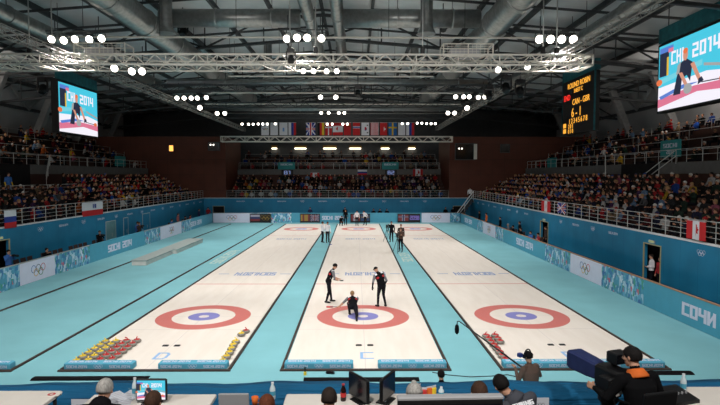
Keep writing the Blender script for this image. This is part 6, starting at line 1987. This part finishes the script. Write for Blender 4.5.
# seated reporters, seen from behind; the seat height puts each head where it belongs
def office_chair(label, x, y, z, rz, back=M['black'], high=0.0):
    r = thing('office_chair', label, 'chair', (x, y, z), rz, 'chairs of the near stand')
    MB().cbox(-0.23, 0.23, -0.2, 0.24, 0.345, 0.405, 0.03).build('seat', back, r)
    MB().obox((0, -0.25, 0.76 + high), V((0.21, 0, 0)), V((0, 0.025, 0)), V((0, -0.02, 0.22))).build('backrest', back, r, bevel=0.02)
    MB().tube((0, -0.22, 0.42), (0, -0.25, 0.6 + high), 0.025, n=8).build('back_post', M['steel'], r)
    for sx in (-0.19, 0.19):
        for sy in (-0.16, 0.2):
            MB().tube((sx, sy, 0.355), (sx * 1.1, sy * 1.1, 0), 0.014, n=6).build('leg', M['steel'], r)
    return r
def seated(label, u, vtop, y, chairlab, rz=0.0, pose=None, **k):
    ztop = 5.63 - (vtop - 175.5) * y / 538
    x = xu(u, y)
    ps = P_(pose or SIT)
    dz = ztop - (ps['head'][2] + 0.13)
    k.setdefault('collar', k.get('cloth') or M['blackcloth'])
    person(label, (x, y - ps['head'][1], dz), rz, ps, **k)
    base = max(FA, dz)
    if chairlab:
        office_chair(chairlab, x, y - ps['head'][1], dz, rz)
    if dz > FA + 0.02:
        p = thing('floor_riser', 'dark wooden riser under the ' + chairlab.split(' under the ')[-1], 'riser', (x, y, FA), 0, 'risers of the near stand')
        MB().cbox(-0.42, 0.42, -0.52, 0.7, 0.0, max(0.02, dz - FA - 0.012), 0.004).build('frame', M['black'], p)
        MB().box(-0.42, 0.42, -0.52, 0.7, max(0.02, dz - FA - 0.012), dz - FA - 0.002).build('deck', M['rubber'], p)
TYPE = P_(SIT, chest=(0, 0.02, 0.88), neck=(0, 0.10, 1.09), head=(0, 0.19, 1.20), hf=(0, 1, -0.4), lwr=(-0.16, 0.40, 0.80), rwr=(0.16, 0.40, 0.80), lel=(-0.26, 0.12, 0.76), rel=(0.26, 0.12, 0.76))
seated('grey-haired person in black seen from behind at the left desk', 101, 381, 5.85, 'black chair under the grey-haired person', hair='short', hcol='grey', pose=TYPE, voxel=0.009)
seated('dark-haired person in front of the small broadcast monitor', 149.5, 394, 5.6, 'black chair under the person at the small monitor', hair='short', hcol='brown', pose=TYPE, voxel=0.009, cloth=mat('umber_jacket', (58, 46, 42), 0.85))
seated('auburn-haired person at the long desk left of the water bottle', 265, 398, 5.5, 'black chair under the auburn-haired person', hair='short', hcol='auburn', pose=TYPE, voxel=0.009)
seated('person with short dark greying hair left of the dark drink bottle', 328.5, 391, 5.6, 'black chair under the person left of the dark drink bottle', hair='short', hcol='dark', pose=TYPE, voxel=0.009)
seated('person in a pale grey knit hat at the long desk', 415.5, 387, 5.6, 'black chair under the person in the grey knit hat', hair='knit', hcol='grey', pose=TYPE, voxel=0.009)
seated('brown-haired person behind the wide dark monitor', 482, 385, 5.35, 'black chair under the brown-haired person', hair='short', hcol='brown', pose=TYPE, voxel=0.009)
GJ = mat('slate_jacket', (64, 66, 74), 0.85, var=0.1)
yj = 6.0
seated('black-haired person in slate jacket with white lettering on the back', 513, 377, yj, 'black chair under the person in the lettered jacket', rz=math.radians(8), hair='short', hcol='black', pose=P_(TYPE, chest=(0.09, -0.02, 0.90), neck=(0.03, 0.13, 1.07), head=(-0.07, 0.20, 1.19)), voxel=0.009, cloth=GJ, fat=1.05)
rp = [o for o in bpy.data.objects if o.get('label', '').startswith('black-haired person in slate')][0]
t = MB()
strokes(t, 'TIMING', (0, 0, 0), (1, 0, 0.2), (-0.14, 0.7, 0.7), 0.055, w=0.24, t=0.5, depth=0.006)
o = t.build('lettering', M['white'], rp, loc=(0.07, -0.055, 1.065))
r = thing('office_chair', 'pale grey chair back standing empty at the lower left middle', 'chair', (xu(236.5, 5.95), 5.95, FA), 0, 'chairs of the near stand')
MB().cbox(-0.2, 0.2, -0.2, 0.2, 0.44, 0.48, 0.02).build('seat', M['greyplastic'], r)
MB().obox((0, -0.22, 0.81), V((0.165, 0, 0)), V((0, 0.015, 0)), V((0, -0.02, 0.22))).build('backrest', M['greyplastic'], r, bevel=0.012)
for sx in (-0.17, 0.17):
    for sy in (-0.16, 0.16):
        MB().tube((sx, sy, 0.45), (sx * 1.1, sy * 1.1, 0), 0.014, n=6).build('leg', M['steel'], r)

# television camera and its operator
op = P_(SIT, chest=(0, 0.03, 0.88), neck=(0, 0.09, 1.06), head=(0.0, 0.16, 1.215), hf=(-0.4, 1, -0.2), lel=(-0.36, 0.12, 0.80), lwr=(-0.30, 0.38, 0.80), ldir=(-0.2, 1, 0.1), rel=(0.33, 0.06, 0.76), rwr=(0.24, 0.32, 0.74), rdir=(-0.4, 1, 0), curl=0.9, lside=(0.3, 0, 1), sw=0.205)
BK = mat('operator_black', (15, 15, 17), 0.9, spec=0.1, var=0.15)
person('camera operator person in black jacket with orange collar behind the big camera', (xu(641, 6.0), 5.85, FA + 0.1), math.radians(14), op, dict(collar='collar'), cloth=BK, mats=dict(collar=M['orange']), hcol='black', hair='short', voxel=0.009, fat=1.12, collar=M['orange'])
cx, cy, cz = xu(614, 6.25), 6.25, FA
tv = thing('television_camera', 'large television camera with navy lens cover on a pedestal', 'camera', (cx, cy, cz), math.radians(19))
MB().lathe([(0.30, 0.0), (0.30, 0.05), (0.09, 0.12), (0.09, 0.75), (0.13, 0.8), (0.13, 0.9)], 18).build('pedestal', M['black'], tv)
MB().cbox(-0.1, 0.1, -0.14, 0.14, 0.88, 1.0, 0.02).build('pan_head', M['black'], tv)
MB().cbox(-0.13, 0.13, -0.30, 0.14, 1.0, 1.26, 0.03).build('camera_body', M['black'], tv)
rings_ = []
for y, w, h0, h1 in ((0.12, 0.10, 1.03, 1.24), (0.3, 0.115, 1.02, 1.26), (0.62, 0.125, 1.02, 1.28), (0.66, 0.115, 1.03, 1.27)):
    b = 0.025
    rings_.append([V(q) for q in ((-w + b, y, h0), (w - b, y, h0), (w, y, h0 + b), (w, y, h1 - b), (w - b, y, h1), (-w + b, y, h1), (-w, y, h1 - b), (-w, y, h0 + b))])
MB().loft(rings_).build('lens_cover', M['navy'], tv)
MB().lathe([(0.085, 0), (0.085, 0.02), (0.07, 0.02)], 20, (0, 0.655, 1.15), 0, (0, 1, 0)).build('lens', mat('lens_glass', (20, 24, 34), 0.1, spec=0.6, var=0), tv)
MB().cbox(0.0, 0.24, -0.12, 0.06, 1.30, 1.44, 0.015).build('viewfinder', M['black'], tv)
MB().box(0.01, 0.23, -0.125, -0.12, 1.31, 1.43).build('viewfinder_screen', mat('dark_display', (18, 20, 28), 0.2), tv)
MB().path([(0.12, 0, 1.31), (0.1, 0.02, 1.28), (0.06, 0.02, 1.24)], 0.02, 6).build('viewfinder_arm', M['black'], tv)
for s in (-1, 1):
    MB().path([(0.08 * s, -0.1, 0.96), (0.16 * s, -0.3, 0.94), (0.18 * s, -0.52, 0.98)], 0.014, 8).build('pan_handle', M['black'], tv)
MB().path([(-0.14, -0.25, 1.2), (-0.24, -0.3, 1.05), (-0.2, -0.34, 0.8), (-0.1, -0.25, 0.5), (-0.2, -0.1, 0.1)], 0.016, 6).build('cable', M['black'], tv)
MB().cbox(-0.26, -0.14, -0.28, -0.08, 0.98, 1.2, 0.02).build('side_box', M['black'], tv)
MB().obox((-0.16, -0.36, 1.1), V((0.09, 0, 0.02)), V((0, 0.004, 0)), V((-0.02, 0, 0.07))).build('cue_sheet', M['offwhite'], tv)
tv.scale = (0.9, 0.9, 0.9)
office_chair('black chair under the camera operator in the orange-collared jacket', xu(641, 6.0), 5.85, FA + 0.1, math.radians(14))
r = thing('sound_mixer', 'dark mixer with knobs in front of the lower right desk', 'mixer', (xu(682, 6.1), 6.1, DT), 0.3)
MB().prism([(-0.16, 0), (0.16, 0), (0.16, 0.1), (-0.16, 0.04)], (-0.2, 0, 0), (0, 1, 0), (0, 0, 1), (0.4, 0, 0)).build('case', M['black'], r)
for k in range(6):
    MB().tube((-0.15 + 0.06 * k, -0.02, 0.065), (-0.15 + 0.06 * k, -0.025, 0.09), 0.012, n=10).build('knob', M['greyplastic'], r)
jl = thing('x', '', '')
bpy.data.objects.remove(jl)

# ------------------------------------------------------------------ light, camera, look
def spot(p, target, watts, ang=100, blend=0.7, col=(1.0, 0.965, 0.925), rad=0.35):
    l = bpy.data.lights.new('rig_or_fill_light', 'SPOT')
    l.energy, l.spot_size, l.spot_blend, l.color, l.shadow_soft_size = watts, math.radians(ang), blend, col, rad
    o = bpy.data.objects.new('rig_or_fill_light', l)
    COL.objects.link(o)
    o.location = p
    o.rotation_euler = (V(target) - V(p)).to_track_quat('-Z', 'Y').to_euler()
    return o
for (y, row, cl_), ps in CLUST.items():
    n_ = len(ps)
    px, pz = sum(p[0] for p in ps) / n_, sum(p[2] for p in ps) / n_
    tx = px + {'left cluster': 1.2, 'middle cluster': 0.0, 'right cluster': -1.2}[cl_]
    dy, pw = {'front truss upper': (-5.0, 1.0), 'front truss lower': (8.0, 1.0), 'second row': (-1.0, 1.0), 'third row': (3.0, 1.6), 'fourth row': (1.0, 1.0), 'fifth row': (-1.5, 0.7)}[row]
    spot((px, y - 0.35, pz - 0.25), (tx, y + dy, 0), SPOTW * n_ * pw, {'middle cluster': 110}.get(cl_, 98), 0.75)
for x in (-9.5, -2.0, 5.5):                              # lamps of the fourth row turned to the flags
    spot((x, 50.4, 11.4), (x * 0.8, 65.5, 11.0), SPOTW * 1.1, 42, 0.5)
# unseen fill spots, added to brighten the front truss, near ice and desks
for x in (-9.5, -2, 5.5):
    spot((x, 12.5, 12.6), (x * 0.9, 21.5, 3.0), SPOTW * 3.4, 100, 0.6)
    spot((x, 18.5, 12.2), (x * 0.95, 17.5, 0), SPOTW * 2.2, 100, 0.8)
    spot((x, -1.0, 13.0), (x * 0.8, 12.0, 3.0), SPOTW * 4.4, 100, 0.5)
# unseen fill lamps over the stands, added to lift walls and upper rows
for x, y in ((XL - 12, 24), (XL - 12, 42), (XR + 12, 24), (XR + 12, 42), (-2.6, 77)):
    l = bpy.data.lights.new('stand_fill', 'POINT')
    l.energy, l.color, l.shadow_soft_size = FILLW * (0.25 if y > 60 else 1.0), (1.0, 0.9, 0.8), 0.6
    o = bpy.data.objects.new('stand_fill', l)
    COL.objects.link(o)
    o.location = (x, y, 13.2)

w = bpy.data.worlds.new('hall_air')
SC.world = w
w.use_nodes = True
w.node_tree.nodes['Background'].inputs[0].default_value = (0.02, 0.022, 0.025, 1)
w.node_tree.nodes['Background'].inputs[1].default_value = 0.3

cam = bpy.data.cameras.new('camera')
cam.sensor_width, cam.lens = 36.0, 36.0 * 538 / 720
cam.clip_end = 300
co = bpy.data.objects.new('camera', cam)
COL.objects.link(co)
co.location = CAMP
co.rotation_euler = (PI / 2 - math.atan(27 / 538), 0, -0.0075)
SC.camera = co

SC.view_settings.view_transform = 'Standard'
SC.view_settings.look = 'None'
SC.view_settings.gamma = 1.0
SC.view_settings.use_curve_mapping = False
SC.view_settings.exposure = EXPO
SC.cycles.use_denoising = True
SC.cycles.max_bounces = 6
SC.cycles.diffuse_bounces = 4
SC.cycles.glossy_bounces = 3
SC.cycles.sample_clamp_indirect = 4.0

# finer pieces belong to the part they sit on
SUB = {'advertising_board': ('panel', ('lettering', 'ring_emblem', 'top_edge')), 'curling_stone': ('cover', ('handle',)), 'floodlight': ('housing', ('lens',)),
       'bottle': ('bottle_body', ('label_band',)), 'monitor': ('case', ('display',)), 'wide_monitor': ('display', ('display_window',)), 'video_screen': ('case', ('display',)), 'gangway_sign': ('sign_panel', ('lettering',)),
       'television_camera': ('viewfinder', ('viewfinder_screen', 'viewfinder_arm')), 'photo_camera': ('camera_body', ('lens',)), 'video_camera': ('camera_body', ('lens', 'viewfinder')), 'score_panel': ('case', ('display',)),
       'scoreboard': ('case', ('lettering', 'team_mark')), 'bulkhead_lamp': ('mounted_housing', ('diffuser',)),        'boom_pole': ('pole', ('shock_mount',)), 'control_window': ('pane', ('lamp',))}
stem_ = lambda n: n.split('.')[0]
byp = {}
for o in list(SC.objects):
    if o.parent is not None and o.parent.parent is None:
        byp.setdefault(o.parent.name, []).append(o)
for nm, chs in byp.items():
    rule = SUB.get(stem_(nm))
    if rule:
        host = next((c for c in chs if stem_(c.name) == rule[0]), None)
        for c in chs:
            if host is not None and stem_(c.name) in rule[1]:
                ml = c.matrix_local.copy()
                c.parent = host
                c.matrix_local = ml
